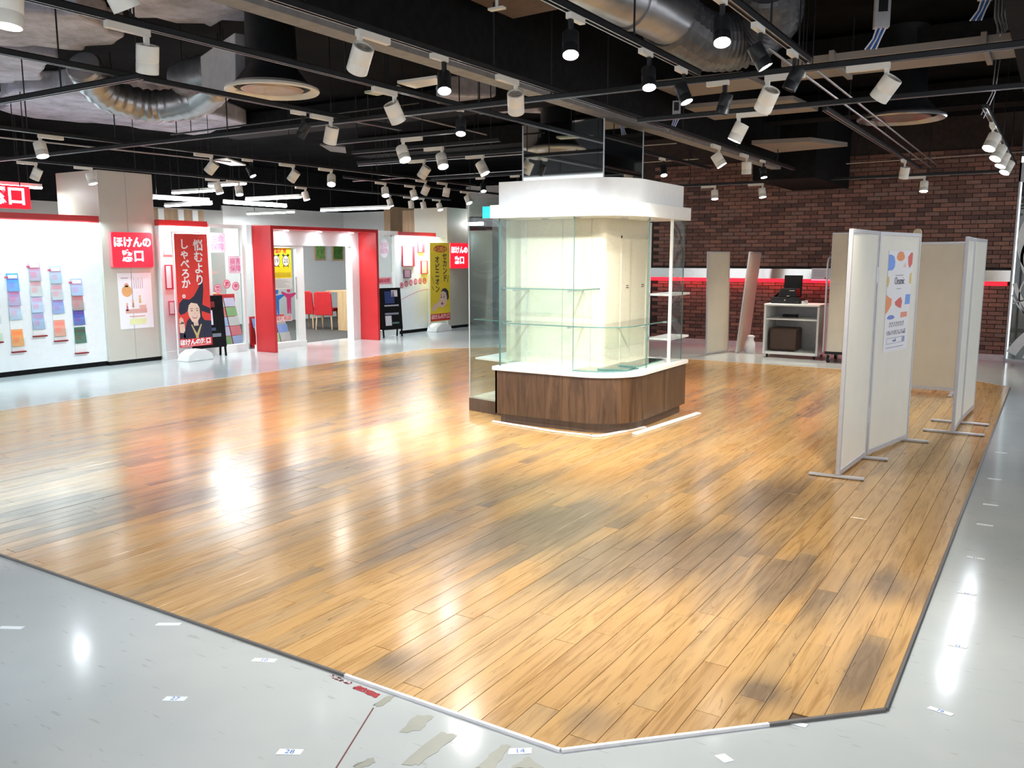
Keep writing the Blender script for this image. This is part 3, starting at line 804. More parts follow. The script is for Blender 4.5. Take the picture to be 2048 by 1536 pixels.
# loose white skirting strips on the floor round the case
for pts, lab in (
    ([(-4.55, 6.845), (-4.55, 6.815), (-3.78, 6.70), (-3.78, 6.73)], 'long loose white skirting strip on the floor before the flat front panel'),
    ([(-3.78, 6.73), (-3.78, 6.712), (-3.42, 6.73), (-3.42, 6.75)], 'thin white skirting strip bridging to the rounded corner of the case'),
    ([(-3.45, 6.74), (-3.40, 6.70), (-3.33, 6.76), (-3.36, 6.80)], 'short broken white skirting piece at the rounded corner'),
    ([(-3.36, 6.80), (-3.33, 6.77), (-3.16, 7.35), (-3.19, 7.37)], 'curled white skirting strip following the rounded corner'),
    ([(-3.16, 7.02), (-3.10, 7.00), (-2.98, 8.32), (-3.04, 8.34)], 'wide loose white skirting strip along the side panel of the case')):
    tag(MB().prism(pts, 0.0105, 0.024).obj('skirting_strip', M['white'], bev=0.002), lab, 'skirting strip', 'loose white skirting strips round the case')

# ------------------------------------------------------------------ partitions
def leaf_mb(L, H, z0, side):
    fr = MB(); w = 0.028
    fr.box(0, -0.014, z0, w, 0.014, H).box(L - w, -0.014, z0, L, 0.014, H).box(w, -0.014, H - 0.03, L - w, 0.014, H).box(w, -0.014, z0, L - w, 0.014, z0 + 0.04)
    bd = MB().box(w, -0.009, z0 + 0.04, L - w, 0.009, H - 0.03)
    return fr, bd
def leaf(root, p, q, H, z0, board, name='leaf'):
    d = Vector((q[0] - p[0], q[1] - p[1])); L = d.length
    fr, bd = leaf_mb(L, H, z0, 0)
    f = fr.obj(name, M['frame'], root, bev=0.003, loc=(p[0], p[1], 0), rot=(0, 0, math.atan2(d.y, d.x)))
    bd.obj('board', board, f)
    return f
def foot(root, x, y, rz, L=0.38):
    f = MB().box(-L / 2, -0.02, 0.006, L / 2, 0.02, 0.022).obj('foot', M['frame'], root, bev=0.003, loc=(x, y, 0.009), rot=(0, 0, rz))
    MB().cyl((-L / 2 + 0.015, 0, -0.0), (-L / 2 + 0.015, 0, 0.01), 0.014, n=10).cyl((L / 2 - 0.015, 0, -0.0), (L / 2 - 0.015, 0, 0.01), 0.014, n=10).obj('foot_pad', M['blackm'], f)
P1 = thing('folding_partition', 'two-leaf cream folding partition with grey frame carrying the colourful poster', 'partition', (-1.2, 7.17, 0))
leaf(P1, (-0.045, -0.80), (0.0, -0.012), 1.795, 0.032, M['panel'])
leaf(P1, (0.002, 0.012), (0.18, 0.90), 1.795, 0.032, M['panel'])
foot(P1, -0.055, -0.78, 0.08); foot(P1, -0.012, -0.04, 0.1); foot(P1, 0.175, 0.86, 0.05)
MB().cyl((0.006, 0, 0.3), (0.006, 0, 0.42), 0.009).cyl((0.006, 0, 1.4), (0.006, 0, 1.52), 0.009).obj('hinge', M['alu'], P1)
P3 = thing('folding_partition', 'narrow pale folding partition standing behind the poster partition, nearer the aisle', 'partition', (-0.70, 9.2, 0))
leaf(P3, (0.0, -0.69), (0.0, -0.01), 1.775, 0.033, M['panel'])
leaf(P3, (0.002, 0.012), (0.045, 0.86), 1.775, 0.033, M['panel'])
foot(P3, 0.0, -0.60, 0.02, 0.5); foot(P3, 0.0, -0.03, 0.02, 0.5)
P4 = thing('partition', 'single wide beige partition seen between the two folding partitions', 'partition', (-1.88, 11.05, 0))
for x0, x1 in ((0.0, 0.46), (0.466, 0.98)): leaf(P4, (x0, 0), (x1, 0), 1.77, 0.055, M['panelb'])
foot(P4, 0.10, 0, PI / 2); foot(P4, 0.46, 0, PI / 2); foot(P4, 0.93, 0, PI / 2)
t = thing('folded_easel', 'folded beige wooden easel, only its rounded top showing above the poster partition', 'easel', (-1.10, 8.52, 0))
ez = pm('beige_easel_wood', (0.50, 0.42, 0.28), 0.6)
MB().box(-0.036, -0.012, 0.0095, -0.018, 0.012, 1.80).obj('leg', ez, t, bev=0.003); MB().box(0.018, -0.012, 0.0095, 0.036, 0.012, 1.80).obj('leg', ez, t, bev=0.003)
MB().prism([(-0.036, 1.80), (0.036, 1.80), (0.034, 1.825), (0.022, 1.845), (-0.004, 1.85), (-0.026, 1.84), (-0.035, 1.82)], -0.012, 0.012, axis='y').obj('top_block', ez, t, bev=0.003)
for nm, p, q, tilt, lab in (('a', (-4.84, 13.64), (-4.67, 14.24), R(-1.2), 'beige board leaning at the brick wall, wider one beside the display case'),
                            ('b', (-4.47, 14.06), (-4.50, 14.80), R(5.5), 'thin tilted beige board leaning at the brick wall beside the white cabinet')):
    d = Vector((q[0] - p[0], q[1] - p[1]))
    t = thing('leaning_board', lab, 'board', (p[0], p[1], 0), math.atan2(d.y, d.x), 'boards leaning at the brick wall')
    rx = Matrix.Rotation(tilt, 4, 'X')
    fr = MB(rx); L = d.length
    fr.box(0, -0.012, 0.012, 0.018, 0.012, 1.69).box(L - 0.018, -0.012, 0.012, L, 0.012, 1.69).box(0.018, -0.012, 1.672, L - 0.018, 0.012, 1.69).box(0.018, -0.012, 0.012, L - 0.018, 0.012, 0.032)
    fr.obj('frame', M['frame'], t)
    MB(rx).box(0.018, -0.008, 0.032, L - 0.018, 0.008, 1.672).obj('board', M['panelb'], t)
t = thing('white_bag', 'crumpled white plastic bag on the floor between the two leaning boards', 'bag', (-4.30, 14.30, 0))
q = MB(); q.lathe([(0.0, 0.0), (0.085, 0.002), (0.10, 0.08), (0.085, 0.17), (0.05, 0.23), (0.062, 0.28), (0.03, 0.30), (0.0, 0.27)], 11)
q.v = [(x * (1 + 0.25 * math.sin(7 * z / 0.1 + 5 * y * 20)), y * 0.8, z) for x, y, z in q.v]
q.obj('plastic_sack', pm('white_plastic', (0.80, 0.80, 0.84), 0.4), t, smooth=True)

# poster on the second leaf of the folding partition
pd = Vector((0.178, 0.888)).normalized(); pang = math.atan2(pd.y, pd.x)
base = Vector((-1.198, 7.182)) + Vector((pd.y, -pd.x)) * 0.0105
def on_leaf(s): return (base.x + pd.x * s, base.y + pd.y * s)
t = thing('poster', 'white poster with cut-out blobs of blue orange and red taped on the folding partition', 'poster', (*on_leaf(0.20), 0.835), pang)
PWd, PHt = 0.53, 0.815
MB().box(0, -0.0012, 0, PWd, 0, PHt).obj('sheet', M['paper'], t)
def blob(pts, c, nm='printed_shape'):
    MB().prism([(x * PWd, PHt * (1 - z)) for x, z in pts], -0.0022, -0.0012, axis='y').obj(nm, c, t)
def ell(cx, cz, rx, rz, n=18, k=0.0, a0=0, a1=360):
    return [(cx + rx * math.cos(R(a0 + (a1 - a0) * i / n)) * (1 + k * math.sin(3 * R(360 * i / n))), cz + rz * math.sin(R(a0 + (a1 - a0) * i / n))) for i in range(n + (0 if a1 - a0 == 360 else 1))]
blue = flat(118, 160, 240); orange = flat(240, 150, 95); redp = flat(222, 100, 92); yel = flat(222, 195, 110); sal = flat(238, 150, 125); vio = flat(120, 140, 215)
blob([(0.005, 0.04), (0.12, 0.04), (0.22, 0.06), (0.27, 0.11), (0.26, 0.16), (0.18, 0.19), (0.005, 0.195)], blue)
blob(ell(0.49, 0.055, 0.16, 0.048, k=0.1), orange)
blob([(0.80, 0.06), (0.93, 0.015), (0.995, 0.02), (0.995, 0.13), (0.90, 0.175), (0.83, 0.14)], redp)
blob([(0.62, 0.165), (0.70, 0.115), (0.73, 0.165)], flat(245, 200, 170))
blob([(0.005, 0.245), (0.07, 0.26), (0.09, 0.30), (0.04, 0.35), (0.005, 0.355)], yel)
blob([(0.92, 0.235), (0.995, 0.215), (0.995, 0.335), (0.91, 0.33)], yel)
blob([(0.005, 0.43), (0.13, 0.46), (0.22, 0.47), (0.22, 0.53), (0.12, 0.58), (0.005, 0.62)], orange)
blob([(0.36, 0.505), (0.50, 0.475), (0.60, 0.46), (0.66, 0.505), (0.63, 0.575), (0.50, 0.56), (0.38, 0.535)], redp)
blob([(0.80, 0.44), (0.995, 0.44), (0.995, 0.54), (0.78, 0.54)], blue)
blob(ell(0.23, 0.655, 0.15, 0.022, k=0.1), vio)
blob([(0.64, 0.615), (0.90, 0.615), (0.91, 0.665), (0.63, 0.67)], sal)
txt('Onsmic', 0.088, flat(50, 55, 75), t, (PWd * 0.5, -0.0025, PHt * 0.70), FY, bold=-0.0012, sx=0.80)
q = MB().box(0.17, -0.0022, PHt * 0.755, 0.34, -0.0012, PHt * 0.760).box(0.21, -0.0022, PHt * 0.622, 0.31, -0.0012, PHt * 0.627)
q.obj('printed_line', flat(120, 120, 135), t)
txt('さささささささ', 0.048, flat(120, 120, 135), t, (PWd * 0.48, -0.0025, PHt * 0.268), FY)
txt('マルメリびさんさん店', 0.045, flat(135, 135, 150), t, (PWd * 0.48, -0.0025, PHt * 0.185), FY, sx=0.95)
q = MB().box(0.06, -0.0022, 0.108, 0.46, -0.0012, 0.112).box(0.06, -0.0022, 0.064, 0.46, -0.0012, 0.068).box(0.06, -0.0022, 0.064, 0.064, -0.0012, 0.112).box(0.456, -0.0022, 0.064, 0.46, -0.0012, 0.112).box(0.40, -0.0022, 0.068, 0.456, -0.0012, 0.108).box(0.06, -0.0022, 0.030, 0.44, -0.0012, 0.036)
q.obj('printed_line', flat(150, 158, 190), t)
txt('oui-店', 0.03, flat(120, 140, 190), t, (0.23, -0.0025, 0.088), FY)

# ------------------------------------------------------------------ white cabinet with the things on and in it
cb = thing('open_cabinet', 'white open-fronted wheeled cabinet with one shelf standing at the brick wall', 'cabinet', (-3.96, 13.82, 0))
cw, cd, z0, z1 = 0.86, 0.62, 0.055, 0.86
MB().box(0, 0, z0, 0.032, cd, z1 - 0.035).obj('side_panel', M['white'], cb, bev=0.003)
MB().box(cw - 0.032, 0, z0, cw, cd, z1 - 0.035).obj('side_panel', M['white'], cb, bev=0.003)
MB().box(-0.005, -0.005, z1 - 0.033, cw + 0.005, cd, z1).obj('top_panel', M['white'], cb, bev=0.012)
MB().box(0.034, 0, z0, cw - 0.034, cd, z0 + 0.045).obj('bottom_panel', M['white'], cb, bev=0.003)
MB().box(0.034, 0.01, 0.605, cw - 0.034, cd - 0.02, 0.63).obj('shelf', M['white'], cb, bev=0.003)
MB().box(0.034, cd - 0.018, z0 + 0.046, cw - 0.034, cd - 0.002, z1 - 0.035).obj('back_panel', pm('grey_back_panel', (0.50, 0.50, 0.53), 0.5), cb)
for x, y in ((0.06, 0.06), (cw - 0.06, 0.06), (0.06, cd - 0.06), (cw - 0.06, cd - 0.06)):
    MB().cyl((x - 0.012, y, 0.026), (x + 0.012, y, 0.026), 0.026, n=14).box(x - 0.016, y - 0.014, 0.026, x - 0.013, y + 0.014, 0.055).box(x + 0.013, y - 0.014, 0.026, x + 0.016, y + 0.014, 0.055).obj('caster', M['blackm'], cb)
pr = thing('printer', 'black office printer with raised lid on top of the white cabinet', 'printer', (-3.90, 13.95, 0.861))
q = MB().box(0, 0, 0, 0.46, 0.34, 0.10); q.obj('body', M['blackm'], pr, bev=0.012)
MB().prism([(0.10, 0.10), (0.40, 0.10), (0.38, 0.24), (0.14, 0.24)], 0.05, 0.30, axis='y').obj('scanner_unit', M['blackm'], pr, bev=0.01)
MB(Matrix.Rotation(R(-8), 4, 'X')).box(0.11, 0.30, 0.14, 0.40, 0.325, 0.49).obj('lid', M['black'], pr, bev=0.006)
MB(Matrix.Translation((0.02, 0.1, 0.10)) @ Matrix.Rotation(R(-38), 4, 'Y')).box(0, 0, 0, 0.16, 0.22, 0.014).obj('paper_tray', M['blackm'], pr)
MB().box(0.28, 0.045, 0.20, 0.36, 0.05, 0.212).obj('status_label', flat(215, 205, 190), pr)
MB().box(0.25, -0.004, 0.115, 0.29, 0.05, 0.122).obj('status_label', flat(215, 205, 190), pr)
MB().cyl((0.225, -0.006, 0.055), (0.225, 0, 0.055), 0.009, n=12).obj('button', flat(215, 205, 190), pr)
ad = thing('power_adapter', 'small pale power adapter with a black cable beside the printer', 'adapter', (-3.40, 13.90, 0.861))
MB().box(0, 0, 0, 0.085, 0.06, 0.055).obj('body', M['paper'], ad, bev=0.005)
MB().tube([(0.0, 0.03, 0.02), (-0.05, -0.01, 0.012), (-0.10, 0.02, 0.03), (-0.02, -0.02, 0.05), (0.03, -0.012, 0.06), (0.085, 0.0, 0.03)], 0.004, 6).obj('cable', M['blackm'], ad)
t = thing('cable_coil', 'small coil of dark cable on the upper shelf of the white cabinet', 'cable', (-3.62, 14.12, 0.631))
MB().tube([(0.12 * math.cos(a * 0.7) * (1 + 0.06 * math.sin(a)), 0.09 * math.sin(a * 0.7), 0.008 + 0.0045 * a * 0.35) for a in range(28)], 0.007, 6).obj('cable', M['blackm'], t)
ch = thing('brown_box_chair', 'dark brown padded stool cube stored inside the white cabinet', 'stool', (-3.88, 13.90, 0.1005))
MB().box(0.0, 0.0, 0.012, 0.42, 0.40, 0.37).obj('cushion', pm('brown_leatherette', (0.075, 0.040, 0.027), 0.55), ch, bev=0.03)
MB().box(0.03, 0.03, 0, 0.39, 0.37, 0.012).obj('base', M['blackm'], ch)
# panel trolley
tr = thing('panel_trolley', 'steel panel trolley on casters beside the white cabinet', 'trolley', (-2.92, 13.62, 0))
MB().box(-0.02, -0.05, 0.13, 0.42, 0.62, 0.17).obj('platform', M['blackm'], tr, bev=0.005)
for x, y in ((0.03, 0.0), (0.36, 0.0), (0.03, 0.55), (0.36, 0.55)):
    w = MB().cyl((x - 0.018, y, 0.055), (x + 0.018, y, 0.055), 0.055, n=20).obj('wheel', M['blackm'], tr)
    MB().cyl((x - 0.021, y, 0.055), (x + 0.021, y, 0.055), 0.024, n=14).obj('hub', M['alu'], w)
    MB().box(x - 0.026, y - 0.02, 0.055, x - 0.022, y + 0.02, 0.13).box(x + 0.022, y - 0.02, 0.055, x + 0.026, y + 0.02, 0.13).obj('fork', M['alu'], tr)
MB().tube([(-0.055, 0.02, 0.15), (-0.055, 0.02, 1.50), (-0.045, 0.03, 1.57), (-0.03, 0.08, 1.60), (-0.03, 0.50, 1.60), (-0.045, 0.55, 1.57), (-0.055, 0.56, 1.50), (-0.055, 0.56, 0.15)], 0.014, 10).obj('handle', M['alu'], tr, smooth=True)
MB().box(-0.055, 0.02, 1.12, -0.045, 0.56, 1.14).obj('brace', M['alu'], tr)
for k, (x0, dz, w) in enumerate(((0.0, 0.0, 0.24), (0.255, 0.01, 0.03), (0.30, 0.0, 0.035))):
    t = thing('stored_panel', ('boxy beige wall panel with silver cap loaded on the steel trolley', 'thin silver-edged panel loaded between the others on the trolley', 'outer grey-framed panel loaded on the steel trolley')[k], 'panel', (-2.92 + x0 + 0.005, 13.58, 0.171), 0, 'panels loaded on the trolley')
    MB().box(0.008, 0.0, 0, w - 0.008, 0.60, 1.76 + dz).obj('board', M['panelb'], t)
    MB().box(0, -0.006, 1.76 + dz, w, 0.606, 1.79 + dz).obj('top_cap', M['alu'], t, bev=0.004)
    MB().box(0, -0.006, 0, 0.008, 0.606, 1.76 + dz).box(w - 0.008, -0.006, 0, w, 0.606, 1.76 + dz).obj('edge_profile', M['alu'], t)
    if k == 0: MB().box(0.008, -0.003, 1.02, w - 0.008, 0.0, 1.026).obj('joint', M['frame'], t)

# ------------------------------------------------------------------ shop fronts on the far side
WX = M['wall']
struct(MB().box(-16.6, 5.0, 0.0005, -11.9, 20.5, 0.004).obj('floor_carpet', M['carpet']), 'dark grey carpet inside the shop')
wl = struct(MB().box(-11.95, -1.0, 0.07, -11.85, 7.47, 2.09).obj('wall_left', WX), 'white shop wall with brochure racks and a red top strip')
struct(MB().box(-11.95, -1.0, 2.09, -11.83, 7.47, 2.185).obj('trim_13', M['red']), 'red strip along the top of the white shop wall')
struct(MB().box(-11.93, -1.0, 0, -11.87, 7.47, 0.07).obj('baseboard_left', M['black']))
def wash(y0, y1, x, z, e, col=(0.80, 0.95, 1.0)):
    la = bpy.data.lights.new('strip_light', 'AREA'); la.energy = e; la.color = col; la.shape = 'RECTANGLE'; la.size = y1 - y0; la.size_y = 0.04
    lo = bpy.data.objects.new('strip_light', la); COL.objects.link(lo); lo.location = (x, (y0 + y1) / 2, z); lo.rotation_euler = (0, R(12), PI / 2)
    lo.rotation_euler = Euler((R(0), R(0), PI / 2)); lo.rotation_euler.rotate(Euler((0, R(14), 0)))
wash(3.0, 7.4, -11.70, 2.08, 42, (0.70, 0.97, 1.0))

# brochure racks
RK = [(5.80, 5.98, 0.48, 1.31, 0), (6.09, 6.27, 0.33, 1.31, 1), (6.39, 6.575, 0.52, 1.45, 2), (6.68, 6.865, 0.43, 1.40, 3), (6.97, 7.16, 0.23, 1.22, 4)]
BRO = [[(1.28, 'pink', (225, 120, 160)), (1.07, 'lilac', (190, 180, 215)), (0.86, 'pale grey', (200, 205, 205)), (0.62, 'pale green', (215, 230, 200))],
       [(1.27, 'sky blue', (80, 150, 230)), (1.08, 'mauve', (185, 160, 205)), (0.89, 'pale blue', (190, 205, 230)), (0.53, 'orange', (240, 160, 95))],
       [(1.40, 'dusty rose', (175, 155, 180)), (1.19, 'sand', (205, 200, 205)), (0.97, 'pale violet', (195, 205, 235)), (0.74, 'light steel blue', (165, 185, 220))],
       [(1.36, 'grey blue', (165, 180, 205)), (1.13, 'cream', (200, 195, 205)), (0.94, 'periwinkle', (150, 170, 225)), (0.62, 'salmon', (230, 160, 140))],
       [(1.18, 'blue banded', (170, 185, 225)), (0.97, 'rust spotted', (180, 150, 150)), (0.76, 'royal blue', (75, 100, 185)), (0.50, 'dark green', (60, 110, 90))]]
RN = ('at the picture edge', 'second along the wall', 'the tallest', 'fourth along the wall', 'next to the pillar')
for (y0, y1, z0, z1, k) in RK:
    rk = thing('brochure_rack', 'slim clear wall rack of brochures with a red foot bar, ' + RN[k], 'rack', (-11.85, y0, 0), 0, 'brochure racks on the white wall')
    w = y1 - y0
    MB().box(0.002, 0.01, z0, 0.010, w - 0.01, z1).obj('back_strip', M['white'], rk)
    MB().box(0.002, 0, z0 - 0.012, 0.05, w, z0 + 0.006).obj('foot_bar', flat(130, 12, 22), rk)
    MB().box(0.002, 0.03, z1 + 0.005, 0.02, w - 0.03, z1 + 0.05).obj('top_card', M['paper'], rk)
    MB().box(0.004, -0.01, z1 + 0.012, 0.022, 0.03, z1 + 0.03).obj('red_tab', flat(215, 60, 105), rk)
    for (zc, nm, c) in BRO[k]:
        p = MB().box(0.045, 0.004, zc - 0.13, 0.048, w - 0.004, zc - 0.02).box(0.012, 0.004, zc - 0.132, 0.048, w - 0.004, zc - 0.128).obj('pocket', M['glass'], rk)
        b = thing('brochure', nm + ' brochure in the rack ' + RN[k], 'brochure', (-11.85 + 0.030, y0 + 0.012, zc - 0.126), 0, 'brochures in the wall racks')
        MB(Matrix.Rotation(R(-5), 4, 'Y')).box(-0.006, 0, 0, 0.0, w - 0.024, 0.24).obj('cover', flat(*c), b)
        q = MB(Matrix.Rotation(R(-5), 4, 'Y')); q.box(0.0, 0.012, 0.15, 0.001, w - 0.036, 0.20).box(0.0, 0.02, 0.05, 0.001, w * 0.5, 0.12)
        q.obj('cover_picture', flat(min(255, c[0] + 25), max(0, c[1] - 25), max(0, c[2] - 20)), b)

# pillar with the red lightbox and a poster
pl = struct(MB().box(-12.85, 7.47, 0.06, -11.80, 8.36, 2.84).obj('pillar', M['pillar']), 'warm grey clad pillar with the red lightbox sign')
MB().box(-12.84, 7.48, 0, -11.81, 8.35, 0.06).obj('plinth', M['black'], pl)
MB().box(-11.80, 7.905, 0.07, -11.797, 7.912, 2.84).obj('cladding_joint', pm('joint_shadow', (0.40, 0.38, 0.33), 0.6), pl)
def lightbox(y0, y1, z0, z1, x, rows, label):
    t = thing('lightbox_sign', label, 'sign', (x, (y0 + y1) / 2, (z0 + z1) / 2), 0, 'red lightbox signs of the shop')
    w, h = (y1 - y0) / 2, (z1 - z0) / 2
    rb = []
    for cx, cz, a0 in ((w - 0.03, h - 0.03, 0), (-w + 0.03, h - 0.03, 90), (-w + 0.03, -h + 0.03, 180), (w - 0.03, -h + 0.03, 270)):
        for i in range(5):
            a = R(a0 + 22.5 * i); rb.append((cx + 0.03 * math.cos(a), cz + 0.03 * math.sin(a)))
    MB().prism(rb, 0.0, 0.055, axis='x').obj('housing', flat(235, 110, 120), t)
    MB().prism([(p[0] * 0.97, p[1] * 0.97) for p in rb], 0.055, 0.058, axis='x').obj('red_face', M['redsign'], t)
    for s_, z_, tx in rows:
        txt(tx, s_, M['signw'], t, (0.0595, 0, z_), FX, bold=0.006)
    return t
lightbox(7.585, 8.27, 1.44, 1.965, -11.80, ((0.158, 0.105, 'ほけんの'), (0.185, -0.10, '窓口')), 'red glowing lightbox with white lettering on the grey pillar above the poster')
t = thing('wall_poster', 'white poster with an orange figure and red benches stuck on the grey pillar', 'poster', (-11.80, 7.68, 0.525))
MB().box(0, 0, 0, 0.003, 0.56, 0.835).obj('sheet', M['paper'], t)
def pr(par, pts, col, x=0.003, nm='printed_shape', th=0.0008):
    return MB().prism(pts, x, x + th, axis='x').obj(nm, flat(*col), par)
pr(t, ell(0.14, 0.565, 0.085, 0.085), (228, 170, 110)); pr(t, ell(0.14, 0.655, 0.035, 0.03), (215, 150, 130))
pr(t, [(0.10, 0.23), (0.46, 0.23), (0.46, 0.30), (0.10, 0.29)], (220, 170, 160)); pr(t, [(0.33, 0.30), (0.45, 0.30), (0.45, 0.35), (0.33, 0.35)], (225, 180, 165))
for yy, zz, c in ((0.13, 0.33, (200, 120, 130)), (0.23, 0.38, (190, 150, 120)), (0.35, 0.44, (215, 185, 110))):
    pr(t, [(yy - 0.02, zz - 0.06), (yy + 0.02, zz - 0.06), (yy + 0.012, zz + 0.02), (yy - 0.012, zz + 0.02)], c); pr(t, ell(yy, zz + 0.04, 0.02, 0.022), (225, 190, 165))
pr(t, [(0.16, 0.06), (0.44, 0.06), (0.44, 0.15), (0.16, 0.15)], (228, 232, 175)); pr(t, [(0.16, 0.175), (0.42, 0.175), (0.42, 0.19), (0.16, 0.19)], (215, 160, 140))
q = MB()
for k in range(5): q.box(0.003, 0.26 + k * 0.035, 0.60, 0.0035, 0.272 + k * 0.035, 0.76 - 0.02 * (k % 2))
q.box(0.003, 0.05, 0.755, 0.0035, 0.17, 0.77); q.obj('printed_text', flat(190, 170, 185), t)

# big red sign behind the wall, only its end in view
t = thing('shop_sign', 'large red glowing shop sign hanging above the rack wall at the picture edge', 'sign', (-12.6, 6.35, 2.44))
MB().box(-0.05, -2.0, -0.16, 0, 0.58, 0.16).obj('red_board', M['redsign'], t, bev=0.01)
txt('ほけんの窓口', 0.28, M['signw'], t, (0.004, -0.32, 0), FX, bold=0.007)
MB().cyl((-0.02, -0.5, 0.16), (-0.02, -0.5, 1.2), 0.008).cyl((-0.02, 0.45, 0.16), (-0.02, 0.45, 1.2), 0.008).obj('hanging_rod', M['blackm'], t)

# white front panel behind the witch banner, window, portal
fp = struct(MB().box(-11.80, 8.36, 0.13, -11.70, 9.26, 2.075).obj('wall_shop_panel', WX), 'narrow white front panel behind the red banner')
struct(MB().box(-11.80, 8.36, 2.075, -11.68, 9.24, 2.165).obj('trim_15', M['red']), 'red strip above the narrow white panel')
wash(8.4, 9.2, -11.56, 2.06, 16)
for y0, z0, y1, z1, c in ((8.42, 1.63, 8.60, 1.98, (235, 190, 200)), (8.42, 1.10, 8.56, 1.48, (190, 60, 75)), (8.45, 0.70, 8.58, 0.92, (205, 90, 125))):
    t = thing('notice_card', 'small framed notice on the white panel beside the red banner, %s' % {1.63: 'the pink upper one', 1.10: 'the red middle one', 0.70: 'the magenta lowest one'}[z0], 'notice', (-11.70, y0, z0))
    MB().box(0, 0, 0, 0.012, y1 - y0, z1 - z0).obj('frame', flat(*c), t, bev=0.003)
    MB().box(0.012, 0.015, 0.02, 0.014, (y1 - y0) * 0.7, z1 - z0 - 0.02).obj('card', M['paper'], t)
# curb below
struct(MB().box(-11.80, 8.36, 0.0, -11.69, 9.98, 0.13).obj('trim_16', M['white']))
w2 = struct(MB().box(-11.76, 9.26, 2.07, -11.68, 9.99, 2.13).box(-11.76, 9.92, 0.13, -11.68, 9.99, 2.07).box(-11.76, 9.26, 0.13, -11.70, 9.30, 2.07).obj('window_2', M['white']), 'shop window with square pink stickers')
MB().box(-11.735, 9.30, 0.13, -11.727, 9.92, 2.07).obj('pane', M['glass'], w2)
def sq_sticker(y, z, s, body, label, c=(236, 90, 160), rot=0, bg=(252, 236, 250)):
    t = thing('window_sticker', label, 'sticker', (-11.726, y, z), 0, 'pink stickers on the shop window')
    MB(Matrix.Rotation(rot, 4, 'X')).box(0, -s / 2, -s / 2, 0.002, s / 2, s / 2).obj('film', flat(*bg), t, bev=0.0)
    txt(body, s * 0.40, flat(*c), t, (0.0025, 0, -0.01), FX, space=1.0)
    return t
sq_sticker(9.46, 1.83, 0.32, '生命\n保障', 'upper white and pink square sticker on the shop window', (240, 150, 205))
sq_sticker(9.80, 1.47, 0.29, '損害\n保障', 'lower pink square sticker on the shop window')
for y, z, ch, lab in ((9.42, 1.08, '実', 'first'), (9.61, 1.15, '施', 'middle'), (9.79, 1.11, '中', 'last')):
    t = thing('round_badge', lab + ' round pink badge of the curved window banner row', 'sticker', (-11.726, y, z), 0, 'round badges on the shop window')
    MB().prism(ell(0, 0, 0.075, 0.075), 0, 0.002, axis='x').obj('disc', flat(235, 120, 150), t)
    MB().prism(ell(0, 0, 0.058, 0.058), 0.002, 0.003, axis='x').obj('inner_disc', flat(252, 215, 230), t)
    txt(ch, 0.08, flat(225, 50, 90), t, (0.0035, 0, 0), FX, bold=0.002)
# things behind the window
t = thing('white_counter', 'pale white counter with a rounded corner behind the shop window', 'counter', (-12.45, 9.35, 0.004))
MB().prism([(-0.45, 0.0), (0.0, 0.0), (0.06, 0.06), (0.08, 0.2), (0.08, 0.62), (-0.45, 0.62)], 0, 0.95).obj('body', M['white'], t, bev=0.01)
MB().box(-0.47, -0.02, 0.95, 0.10, 0.64, 0.975).obj('top', M['paleoak'], t, bev=0.004)
t = thing('magazine_stand', 'low stand of colourful magazines behind the shop window beside the red portal', 'stand', (-12.05, 9.75, 0.004))
MB().box(-0.3, 0, 0, 0.0, 0.50, 0.06).box(-0.3, 0, 0, -0.27, 0.50, 0.95).obj('frame', M['red'], t)
cs = ((120, 170, 120), (190, 190, 220), (150, 175, 220), (205, 120, 130), (190, 200, 205))
for k in range(5):
    for j in range(2):
        b = MB(Matrix.Translation((-0.24 + 0.045 * (4 - k), 0.02 + 0.24 * j, 0.07 + 0.165 * k)) @ Matrix.Rotation(R(-14), 4, 'Y')).box(0, 0, 0, 0.008, 0.22, 0.16).obj('magazine', flat(*cs[(k + 2 * j) % 5]), t)

# red portal
PXF, PXB = -11.05, -11.50
po = thing('red_portal', 'deep red portal frame round the shop entrance', 'portal', (0, 0, 0))
MB().box(PXB, 9.99, 0.0, PXF, 10.05, 2.115).obj('jamb', M['red'], po, bev=0.002)
MB().box(PXB, 12.60, 0.0, PXF, 12.66, 2.115).obj('jamb', M['red'], po, bev=0.002)
MB().box(PXB, 10.05, 2.058, PXF, 12.60, 2.115).obj('lintel', M['red'], po, bev=0.002)
for y in (10.62, 11.42, 12.25):
    d = MB().cyl((-11.36, y, 2.046), (-11.36, y, 2.0585), 0.055, n=20).obj('downlight', M['white'], po)
    MB().cyl((-11.36, y, 2.044), (-11.36, y, 2.046), 0.046, n=20).obj('downlight_lens', M['lensc'], d)
    la = bpy.data.lights.new('portal_spot', 'SPOT'); la.energy = 22; la.spot_size = R(120); la.spot_blend = 0.8; la.shadow_soft_size = 0.04
    lo = bpy.data.objects.new('portal_spot', la); COL.objects.link(lo); lo.location = (-11.36, y, 2.03)
struct(MB().box(-11.62, 9.98, 1.80, -11.50, 13.0, 2.13).obj('wall_fascia', WX), 'white fascia above the shop entrance')
struct(MB().box(-11.66, 12.40, 0, -11.50, 12.60, 1.80).obj('wall_jamb', WX), 'white jamb of the shop entrance')
